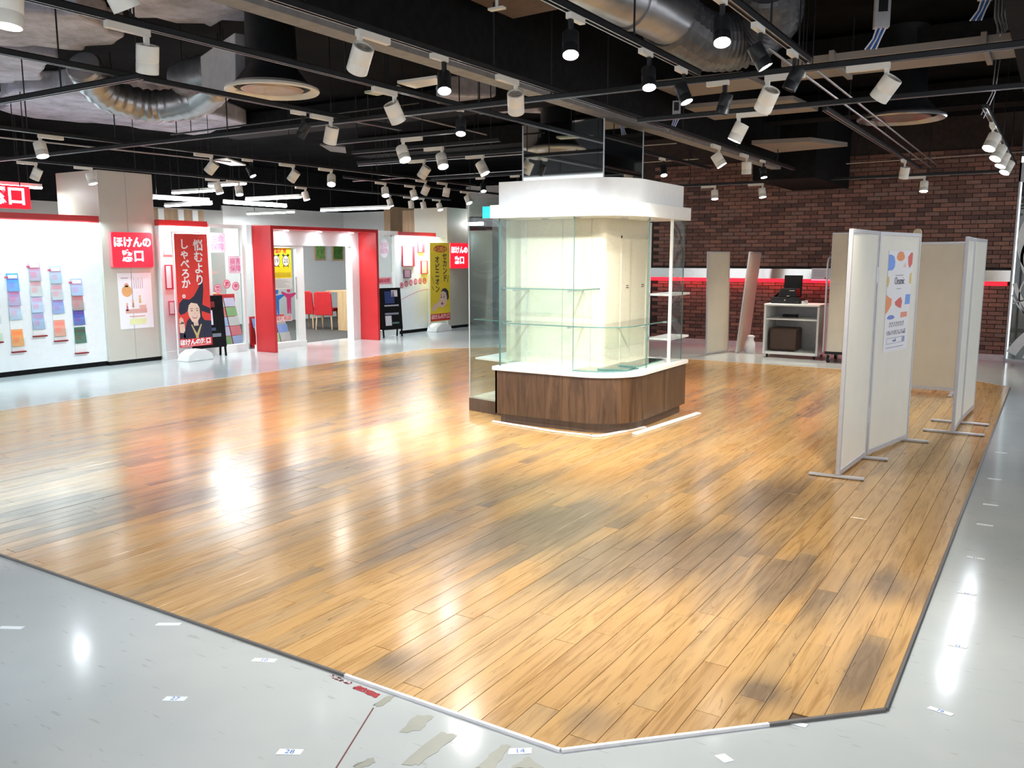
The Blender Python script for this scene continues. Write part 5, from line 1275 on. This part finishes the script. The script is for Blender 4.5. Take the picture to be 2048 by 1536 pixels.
def diffuser(x, y, z, r, label, inner, ring=None):
    t = thing('ceiling_diffuser', label, 'diffuser', (x, y, z), 0, 'round ceiling diffusers')
    MB().lathe([(r * 0.80, 0.035), (r * 0.97, 0.0), (r, 0.012), (r * 0.99, 0.03), (r * 0.82, 0.06)], 40).obj('outer_ring', ring or M['lampw'], t, smooth=True)
    MB().lathe([(0.0, 0.06), (r * 0.30, 0.045), (r * 0.58, 0.012), (r * 0.66, 0.02), (r * 0.60, 0.05)], 36).obj('inner_cone', inner, t, smooth=True)
    MB().lathe([(r * 0.80, 0.06), (r * 0.55, 0.18), (r * 0.5, 3.76 - z)], 28).obj('neck', M['blackm'], t, smooth=True)
diffuser(-5.43, 4.99, 2.90, 0.37, 'round white ceiling diffuser with a tan cone near the silver end box', pm('tan_metal', (0.50, 0.38, 0.27), 0.3, 0.3))
diffuser(-1.40, 9.19, 2.90, 0.40, 'round dusty ceiling diffuser over the folding partitions', pm('dusty_metal', (0.16, 0.145, 0.13), 0.35, 0.5), M['galv'])
diffuser(-5.53, 9.82, 2.92, 0.42, 'round thin-ringed ceiling diffuser beyond the mirrored pillar', M['blackm'], M['galv'])
t = thing('rectangular_duct', 'long flat beige duct with bolted flanges crossing over the partitions', 'duct', (0, 0, 0))
MB().box(-2.0, 7.16, 3.10, 2.2, 7.80, 3.15).obj('duct_body', M['beige'], t)
for x in (-1.63, -0.60, 0.5): MB().box(x, 7.12, 3.07, x + 0.04, 7.84, 3.17).obj('flange', M['beige'], t, bev=0.004)
for x in (-1.8, 0.8): MB().cyl((x, 7.12, 3.1), (x, 7.12, 3.76), 0.006, n=6).obj('hanger_rod', M['blackm'], t)
t = thing('ceiling_board', 'flat beige ceiling board hanging near the brick wall', 'board', (0, 0, 0))
MB().prism([(-3.40, 11.0), (-2.70, 11.1), (-2.42, 11.85), (-3.38, 12.05)], 3.0, 3.05).obj('board', M['beige'], t)
for x, y in ((-3.3, 11.2), (-2.6, 11.8)): MB().cyl((x, y, 3.05), (x, y, 3.76), 0.005, n=6).obj('hanger_rod', M['blackm'], t)
for (pts, z, mt, lab) in (([(-3.35, 4.7), (-2.75, 4.75), (-2.72, 5.25), (-3.35, 5.30)], 3.24, M['brownp'], 'dark brown ceiling board beside the silver round duct'),
                          ([(-3.36, 7.7), (-2.50, 7.75), (-2.45, 8.4), (-3.36, 8.45)], 3.18, M['beige'], 'beige ceiling board over the canopy of the display case'),
                          ([(-3.36, 8.6), (-2.30, 8.7), (-2.25, 9.5), (-3.36, 9.5)], 3.10, M['beige'], 'beige ceiling board behind the other one by the big beam')):
    t = thing('ceiling_board', lab, 'board', (0, 0, 0), 0, 'boards under the black ceiling')
    MB().prism(pts, z, z + 0.04).obj('board', mt, t)
    for q_ in (pts[0], pts[2]): MB().cyl((q_[0] * 0.98 + pts[1][0] * 0.02, q_[1], z + 0.04), (q_[0] * 0.98 + pts[1][0] * 0.02, q_[1], 3.76), 0.005, n=6).obj('hanger_rod', M['blackm'], t)
blue_ = pm('blue_cable', (0.03, 0.12, 0.45), 0.4)
for x, y, z, s, lab in ((-1.17, 6.60, 3.16, 1.0, 'grey junction box with blue and white cables above the beige duct side'), (-0.53, 6.48, 3.22, 0.9, 'grey junction box with thin blue cables at the picture edge'), (-3.33, 8.30, 2.95, 0.8, 'small pale junction box with blue cables beside the mirrored pillar top')):
    t = thing('junction_box', lab, 'junction box', (x, y, z), R(20), 'junction boxes under the ceiling')
    MB().box(-0.05 * s, -0.035 * s, 0, 0.05 * s, 0.035 * s, 0.22 * s).obj('box', pm('grey_box', (0.45, 0.46, 0.50), 0.4), t, bev=0.004)
    MB().box(-0.03 * s, -0.038 * s, 0.10 * s, 0.03 * s, -0.034 * s, 0.20 * s).obj('cover', M['blackm'], t)
    for k in range(5):
        MB().tube([((-0.03 + 0.015 * k) * s, 0, 0.0), ((-0.05 + 0.012 * k) * s, -0.01, -0.07 * s), ((-0.10 + 0.018 * k) * s, -0.02, -0.14 * s)], 0.006 * s, 6).obj('cable', blue_ if k % 2 else M['paper'], t)
    MB().cyl((0, 0, 0.22 * s), (0, 0, 3.76 - z), 0.008, n=6).obj('conduit', M['blackm'], t)
t = thing('cable_loop', 'bundle of grey cable loops hanging at the upper picture corner', 'cable', (-0.44, 6.75, 3.05))
for k in range(4):
    MB().tube([(-0.06 + 0.02 * k, 0, 0.70), (-0.05 + 0.02 * k, 0, 0.12), (-0.015 + 0.015 * k, 0, 0.0 + 0.01 * k), (0.03 + 0.015 * k, 0, 0.12), (0.03 + 0.02 * k, 0, 0.70)], 0.011, 8).obj('cable', M['galv'], t, smooth=True)
t = thing('hanging_cable', 'thin pale cable pair dangling above the aisle lamps', 'cable', (-0.60, 8.4, 2.5))
MB().tube([(0, 0, 1.26), (0.02, 0, 0.7), (0.01, 0, 0.45), (-0.06, 0, 0.28)], 0.005, 6).obj('cable', M['galv'], t); MB().tube([(0.03, 0, 1.26), (0.05, 0, 0.7), (0.03, 0, 0.45), (-0.04, 0, 0.25)], 0.005, 6).obj('cable', M['galv'], t)
for k, (p0, p1, lab) in enumerate((((-1.62, 5.5, 2.87), (-1.68, 13.9, 2.87), 'thin steel conduit running over the partitions to the brick wall'), ((-1.55, 5.5, 2.90), (-1.60, 13.9, 2.90), 'second steel conduit beside the first over the partitions'),
                  ((-8.5, 6.3, 2.95), (-4.9, 6.2, 2.95), 'thin black conduit crossing over the shop side floor'), ((-5.3, 6.3, 2.92), (-5.4, 8.0, 2.92), 'short pale pipe under the ceiling near the round tan diffuser'),
                  ((-10.2, 4.9, 2.93), (-9.8, 8.2, 2.90), 'slack pale cable conduit over the rack wall'), ((-2.7, 13.2, 2.92), (0.3, 13.1, 2.95), 'pale conduit in front of the brick wall top'), ((-9.0, 9.9, 2.95), (-4.0, 10.0, 2.95), 'long grey conduit beyond the mirrored pillar'), ((-10.5, 11.4, 2.9), (-4.2, 11.3, 2.9), 'long grey conduit over the far shop side'))):
    t = thing('conduit', lab, 'pipe', p0, 0, 'conduits under the ceiling')
    d = Vector(p1) - Vector(p0)
    MB().cyl((0, 0, 0), d, 0.009, n=8).obj('pipe', M['galv'] if k not in (2,) else M['blackm'], t)
    for f_ in (0.1, 0.9):
        e = d * f_; MB().cyl((e.x, e.y, e.z), (e.x, e.y, 3.76 - p0[2]), 0.004, n=6).obj('hanger_rod', M['blackm'], t)

for pts, z, mt, lab in (([(-4.35, 5.24), (-3.98, 5.24), (-4.07, 5.43), (-4.36, 5.47)], 2.90, M['lampw'], 'small cream plate beside the big beam near the bright black lamp'),
                        ([(-5.02, 5.62), (-4.62, 5.58), (-4.66, 5.68), (-5.00, 5.76)], 2.95, pm('pale_green_plate', (0.55, 0.60, 0.50), 0.5), 'pale greenish strip beside the round tan diffuser'),
                        ([(-10.69, 8.61), (-10.29, 8.55), (-10.77, 9.30), (-11.0, 9.2)], 3.0, M['lampw'], 'torn pale board over the shop front lamps'),
                        ([(-8.03, 8.13), (-7.93, 8.48), (-8.35, 8.95), (-8.4, 8.7)], 3.0, pm('dull_grey_plate', (0.16, 0.17, 0.19), 0.5), 'dull grey plate over the shop side aisle lamps')):
    t = thing('ceiling_plate', lab, 'board', (0, 0, 0), 0, 'plates under the black ceiling')
    MB().prism(pts, z, z + 0.02).obj('plate', mt, t)
    c_ = (sum(p[0] for p in pts) / 4, sum(p[1] for p in pts) / 4)
    MB().cyl((c_[0], c_[1], z + 0.02), (c_[0], c_[1], 3.76), 0.005, n=6).obj('hanger_rod', M['blackm'], t)
t = thing('sprinkler_head', 'small pale pipe with a flat plate end beside the dark brown ceiling board', 'sprinkler', (-2.84, 4.32, 3.0))
MB().cyl((0, 0, 0.01), (0, 0, 0.78), 0.009, n=8).obj('drop_pipe', M['lampw'], t)
MB().box(-0.05, -0.02, 0, 0.05, 0.02, 0.012).obj('end_plate', M['lampw'], t)

# ------------------------------------------------------------------ lighting tracks
ZA, ZB = 2.80, 2.758
def track(kind, c, a, b, label):
    z = ZA if kind == 'A' else ZB
    t = thing('lighting_track', label, 'track', (c, a, z) if kind == 'A' else (a, c, z), 0 if kind == 'B' else PI / 2, 'lighting tracks')
    L = b - a
    q = MB().box(0, -0.018, 0.006, L, 0.018, 0.032).box(0, -0.018, 0, L, -0.010, 0.006).box(0, 0.010, 0, L, 0.018, 0.006)
    q.obj('rail', M['blackm'], t)
    MB().box(0, -0.026, 0.032, L, 0.026, 0.036).obj('upper_channel', M['black'], t)
    MB().box(0, -0.019, -0.0015, L, -0.013, 0.0).obj('lower_lip', M['galv'], t); MB().box(0, 0.013, -0.0015, L, 0.019, 0.0).obj('lower_lip', M['galv'], t)
    n = max(2, int(L / 1.6)); hm = MB().cyl((0, 0, 0.036), (0, 0, 3.76 - z), 0.006, n=6).mesh('hanger_rod', M['blackm'])
    for k in range(n): link('hanger_rod', hm, t, loc=(L * (k + 0.5) / n, 0, 0))
for a in (('A', -1.43, -1.0, 5.73, 'black lighting track ending at the crossing above the poster partition'), ('A', -2.15, -0.5, 5.73, 'black lighting track left of the silver round duct with the bright black lamps'.replace('left of', 'under')),
          ('A', -3.25, -1.0, 12.5, 'black lighting track running beside the big beam'), ('A', -4.22, 0.5, 11.8, 'black lighting track on the shop side of the big beam'),
          ('A', -5.45, 1.0, 6.6, 'black lighting track passing the round tan diffuser'), ('A', -8.60, 2.2, 12.4, 'long black lighting track over the middle of the shop aisle'),
          ('A', -9.40, 10.0, 14.5, 'short black lighting track near the yellow banner'), ('A', -11.2, 3.5, 15.2, 'lighting track close over the shop fronts'),
          ('A', -0.62, 8.2, 13.4, 'lighting track over the aisle with three cool lamps'), ('A', -1.75, 7.6, 13.4, 'slim lighting track over the folding partitions'),
          ('B', 2.02, -4.6, -1.0, 'lighting track crossing nearest the camera'), ('B', 3.65, -8.9, -5.2, 'lighting track crossing before the silver arc duct'),
          ('B', 5.75, -11.4, 1.2, 'longest crossing lighting track, before the display case'), ('B', 7.10, -3.20, 1.2, 'crossing lighting track over the display case side'),
          ('B', 6.78, -6.6, -4.9, 'short crossing track with one tilted white lamp'), ('B', 7.50, -6.9, -4.9, 'short crossing track with one cool lit lamp'), ('B', 8.35, -7.6, -4.9, 'short crossing track with two white lamps'),
          ('B', 10.65, -8.2, -5.0, 'crossing track of black lamps beyond the pillar'), ('B', 13.9, -6.2, -0.8, 'crossing track before the brick wall')):
    track(*a)

# ------------------------------------------------------------------ spot lamps on the tracks
def lamp_meshes(white):
    b = M['lampw'] if white else M['blackm']
    g = {}
    g['adapter'] = (MB().box(-0.125, -0.017, -0.036, 0.125, 0.017, 0.0) if white else MB().box(-0.075, -0.016, -0.030, 0.075, 0.016, 0.0)).mesh('adapter', b if white else M['lampw'])
    r, h = (0.058, 0.145) if white else (0.042, 0.13)
    g['arm'] = MB().prism([(-0.014, 0.0), (0.014, 0.0), (0.012, -0.115), (-0.012, -0.115)], -0.009, 0.009, axis='y').mesh('arm', b)
    q = MB().lathe([(0.0, h * 0.42), (r * 0.78, h * 0.42), (r * 0.80, h * 0.5), (r * 0.97, h * 0.5), (r, h * 0.47), (r, -0.012), (r * 0.975, -0.014), (r * 0.975, -0.018), (r, -0.02), (r, -h * 0.5), (r * 0.93, -h * 0.5), (r * 0.90, -h * 0.42), (0, -h * 0.42)], 28)
    g['head'] = q.mesh('lamp_head', b, True)
    q = MB()
    for k in range(5): q.lathe([(r * 0.15 * (k + 0.4), h * 0.425), (r * 0.15 * (k + 0.4), h * 0.46), (r * 0.15 * (k + 0.8), h * 0.46), (r * 0.15 * (k + 0.8), h * 0.425)], 20)
    g['fins'] = q.mesh('heat_sink', pm('grey_heat_sink', (0.42, 0.36, 0.31), 0.5) if white else M['blackm'])
    for nm, mt in (('lens', M['lens']), ('lensc', M['lensc']), ('lensoff', M['lensoff'])):
        g[nm] = MB().lathe([(0.0, -h * 0.435), (r * 0.6, -h * 0.44), (r * 0.88, -h * 0.43), (r * 0.88, -h * 0.42)], 24).mesh('lens', mt, True)
    g['h'] = h
    return g
GL = {True: lamp_meshes(True), False: lamp_meshes(False)}
Rv = Vector((math.cos(R(32.36)), math.sin(R(32.36)), 0)); Fv = Vector((-math.sin(R(32.36)), math.cos(R(32.36)), 0))
WARM, NEU, COOL = (1.0, 0.91, 0.76), (1.0, 0.96, 0.90), (0.86, 0.93, 1.0)
def spot(kind, c, s, piv, a, b, white, lit, energy, col, label):
    z = ZA if kind == 'A' else ZB
    loc = (c, s, z - 0.001) if kind == 'A' else (s, c, z - 0.001)
    rz = PI / 2 if kind == 'A' else 0
    g = GL[white]
    t = thing('spot_lamp', label, 'spot lamp', loc, rz, 'white track spot lamps' if white else 'black track spot lamps')
    link('adapter', g['adapter'], t)
    ex = piv * (0.108 if white else 0.05)
    link('arm', g['arm'], t, loc=(ex, 0, -0.03))
    aim = (Rv * a + Fv * b + Vector((0, 0, -1))).normalized()
    al = Matrix.Rotation(-rz, 3, 'Z') @ aim
    q = (-al).to_track_quat('Z', 'Y')
    hd = link('lamp_head', g['head'], t, loc=(ex, 0, -0.150))
    hd.rotation_mode = 'QUATERNION'; hd.rotation_quaternion = q
    link('heat_sink', g['fins'], hd)
    link('lens', g['lensoff'] if not lit else g['lensc'] if col == COOL else g['lens'], hd)
    if energy:
        la = bpy.data.lights.new('spot_light', 'SPOT'); la.energy = energy * LAMP; la.color = col; la.spot_size = R(86); la.spot_blend = 0.75; la.shadow_soft_size = 0.04
        lo = bpy.data.objects.new('spot_light', la); COL.objects.link(lo); lo.parent = hd; lo.location = (0, 0, -g['h'] * 0.5 - 0.01)
for a in (
    ('A', -3.25, 3.72, -1, -0.5, 0.75, True, 1, 130, COOL, 'big white lamp tilted over the oak floor, first on the big beam track'),
    ('A', -3.25, 4.31, 1, 0.05, -0.55, False, 1, 60, NEU, 'black lamp with a dazzling lens between two white lamps beside the big beam'),
    ('A', -3.25, 5.07, 1, 0.05, 0.9, True, 1, 230, COOL, 'white lamp hanging straight beside the big beam, nearer the mirrored pillar'),
    ('A', -4.22, 4.94, 1, 0.4, 0.55, True, 1, 130, WARM, 'white lamp tilted sideways beside the bright black lamp cluster'),
    ('A', -4.22, 5.83, 1, 0.0, -0.45, False, 1, 50, NEU, 'small black lamp with a round lit lens before the mirrored pillar'),
    ('A', -5.45, 5.55, 1, -0.3, 0.35, True, 1, 150, WARM, 'white lamp hanging straight below the round tan diffuser'),
    ('A', -5.45, 5.28, 1, -0.6, 0.1, False, 1, 130, WARM, 'black lit lamp just before the white lamp at the tan diffuser'),
    ('B', 6.78, -5.46, -1, 0.35, -0.45, True, 1, 90, NEU, 'white lit lamp turned to the viewer on the shortest crossing track'),
    ('B', 7.50, -5.74, 1, 0.25, -0.50, True, 1, 90, COOL, 'white lamp with cool lit lens between two other white lamps'),
    ('B', 8.35, -6.65, 1, -0.70, 0.30, True, 0, 0, NEU, 'unlit white lamp tilted like a diamond'),
    ('B', 8.35, -5.80, 1, 0.50, -0.25, True, 1, 90, NEU, 'slim white lit lamp nearest the mirrored pillar'),
    ('A', -8.60, 8.10, 1, -0.8, 0.2, True, 1, 130, COOL, 'white lamp over the aisle, before the yellow-lit one'),
    ('A', -8.60, 8.80, 1, 0.08, -0.60, True, 1, 120, WARM, 'white lamp with a bright yellowish lens over the aisle'),
    ('A', -8.60, 6.80, 1, -0.9, 0.1, True, 1, 140, COOL, 'white lamp over the aisle beside the red banner'),
    ('A', -8.60, 4.98, -1, 0.3, -0.2, True, 1, 150, COOL, 'white lamp with bright cool lens high over the rack wall'),
    ('A', -8.60, 7.45, 1, 0.5, -0.2, False, 1, 130, WARM, 'black lit lamp over the aisle between two white lamps'),
    ('A', -8.60, 10.90, 1, -0.5, 0.3, True, 1, 120, NEU, 'white lit lamp over the aisle end'),
    ('A', -8.60, 11.45, 1, -0.2, 0.1, True, 0, 0, NEU, 'last white lamp on the long aisle track'),
    ('A', -9.40, 10.86, 1, 0.2, -0.5, True, 1, 100, NEU, 'white lit lamp above the portal, first on the short track'),
    ('A', -9.40, 11.60, 1, 0.3, -0.3, True, 1, 100, NEU, 'white lamp above the portal, second on the short track'),
    ('A', -9.40, 13.20, 1, 0.4, -0.4, True, 1, 100, NEU, 'white lamp above the yellow banner'),
    ('A', -11.2, 6.15, 1, -0.5, 0.0, True, 0, 0, NEU, 'white lamp over the shop sign'),
    ('A', -11.2, 6.90, 1, 0.30, -0.05, True, 1, 75, COOL, 'white lamp over the top of the grey pillar'),
    ('A', -11.2, 9.00, 1, 0.30, -0.05, True, 1, 75, COOL, 'white lamp hanging above the red banner'),
    ('A', -11.2, 9.40, 1, 0.2, -0.3, True, 1, 20, COOL, 'white lamp with cool lens above the shop window'),
    ('A', -11.2, 10.85, 1, 0.30, -0.05, True, 1, 75, COOL, 'white lamp over the near jamb of the red portal'),
    ('A', -11.2, 13.10, 1, 0.30, -0.05, True, 1, 75, COOL, 'white lamp past the far jamb of the red portal'),
    ('A', -11.2, 13.75, 1, 0.1, 0.0, True, 0, 0, NEU, 'white lamp above the window beyond the portal'),
    ('A', -11.2, 14.15, 1, 0.2, 0.0, True, 0, 0, NEU, 'white lamp above the notice wall'),
    ('A', -11.2, 14.70, 1, 0.3, -0.3, True, 1, 25, NEU, 'white lit lamp above the yellow banner top'),
    ('B', 10.65, -7.30, 1, 0.1, -0.5, False, 1, 40, NEU, 'black lit lamp at the far end of its crossing track, over the portal side'),
    ('B', 10.65, -6.70, 1, 0.1, -0.5, False, 1, 40, NEU, 'middle black lit lamp beyond the mirrored pillar'),
    ('B', 10.65, -5.90, 1, 0.1, -0.5, False, 1, 40, NEU, 'black lit lamp just clear of the display case canopy'),
    ('A', -2.15, 3.99, -1, -0.02, -0.50, False, 1, 130, NEU, 'dazzling black lamp, first on the track under the silver duct'),
    ('A', -2.15, 4.86, 1, 0.0, -0.45, False, 1, 110, NEU, 'dazzling black lamp, second on the track under the silver duct'),
    ('A', -2.15, 5.42, 1, 0.35, -0.30, False, 1, 60, WARM, 'black lit lamp at the track corner before the canopy'),
    ('A', -1.43, 4.05, 1, -0.05, -0.50, False, 1, 130, NEU, 'dazzling black lamp before the ribbed flexible duct'),
    ('A', -1.43, 4.66, 1, 0.55, -0.15, False, 1, 60, WARM, 'black lamp turned to the aisle, beside the ribbed duct'),
    ('A', -1.43, 5.35, 1, -0.45, 0.10, False, 0, 0, NEU, 'unlit black lamp at the crossing of two tracks'),
    ('B', 5.75, -2.02, 1, -0.25, 0.10, False, 0, 0, NEU, 'unlit black lamp in front of the beige ceiling board'),
    ('B', 5.75, -1.58, -1, -0.25, 0.8, True, 1, 190, WARM, 'white lamp hanging nearly straight on the longest crossing track'),
    ('B', 5.75, -1.08, 1, -0.5, 0.7, True, 1, 160, WARM, 'white lamp tilted away below the beige duct'),
    ('B', 7.10, -2.20, -1, -0.45, 0.15, True, 1, 70, WARM, 'white lamp over the side of the display case'),
    ('A', -3.25, 9.25, 1, 0.60, -0.20, True, 1, 60, WARM, 'white lit lamp turned sideways beyond the canopy'),
    ('A', -3.25, 10.25, 1, 0.05, 0.10, True, 1, 60, WARM, 'white lamp hanging straight beyond the canopy'),
    ('A', -3.25, 11.00, 1, 0.1, -0.3, False, 1, 50, NEU, 'small black lit lamp on the far end of the beam track'),
    ('A', -4.22, 10.10, 1, 0.05, -0.50, False, 1, 50, NEU, 'black lit lamp behind the mirrored pillar, nearer the brick wall'),
    ('B', 13.90, -4.98, 1, 0.0, -0.22, True, 1, 130, WARM, 'white lit lamp before the brick wall, over the leaning boards'),
    ('B', 13.90, -4.20, 1, 0.1, -0.22, True, 1, 130, WARM, 'white lit lamp before the brick wall, over the white cabinet'),
    ('B', 13.90, -1.86, 1, -0.1, -0.22, True, 1, 130, WARM, 'white glowing lamp before the brick wall over the partitions'),
    ('A', -1.75, 11.90, 1, 0.0, 0.3, True, 1, 90, WARM, 'white lamp hanging straight down before the bricks'),
    ('A', -0.62, 9.15, 1, -0.55, -0.25, True, 1, 70, COOL, 'highest of the cool white aisle lamps'),
    ('A', -0.62, 10.15, 1, -0.60, -0.20, True, 1, 60, COOL, 'second of the cool white aisle lamps'),
    ('A', -0.62, 10.95, 1, -0.45, -0.10, True, 1, 60, COOL, 'third of the cool white aisle lamps'),
    ('A', -0.62, 11.85, 1, -0.60, -0.20, True, 1, 60, COOL, 'lowest of the cool white aisle lamps'),
    ('B', 2.02, -3.62, -1, -0.05, -0.10, True, 1, 27, COOL, 'large white lamp with a blazing lens cut by the picture top'),
    ('A', -3.25, 2.31, -1, 0.35, 0.45, True, 1, 40, WARM, 'large cream lamp head cut by the picture top'),
    ('A', -3.25, 0.90, 1, -0.3, 0.5, True, 1, 95, COOL, 'added white lamp on the big beam track lighting the grey floor, out of the picture'),  # from here on: unseen lamps added to brighten the near floor
    ('A', -1.43, 2.40, 1, 0.0, -0.15, True, 1, 25, NEU, 'white lamp added to light the sharp oak corner, out of the picture'),
    ('A', -2.15, 1.50, 1, -0.1, 0.10, True, 1, 26, COOL, 'white lamp added to light the numbered stickers, out of the picture'),
    ('A', -4.22, 2.90, 1, -0.2, 0.30, True, 1, 30, WARM, 'white lamp added to light the oak floor side, out of the picture'),
    ('A', -1.43, 0.60, 1, 0.4, 0.4, True, 1, 14, COOL, 'white lamp added to light the aisle, out of the picture'),
    ('A', -5.45, 2.60, 1, -0.2, 0.2, True, 1, 48, COOL, 'white lamp added to light the grey floor at the rack side, out of the picture')):
    spot(*a)
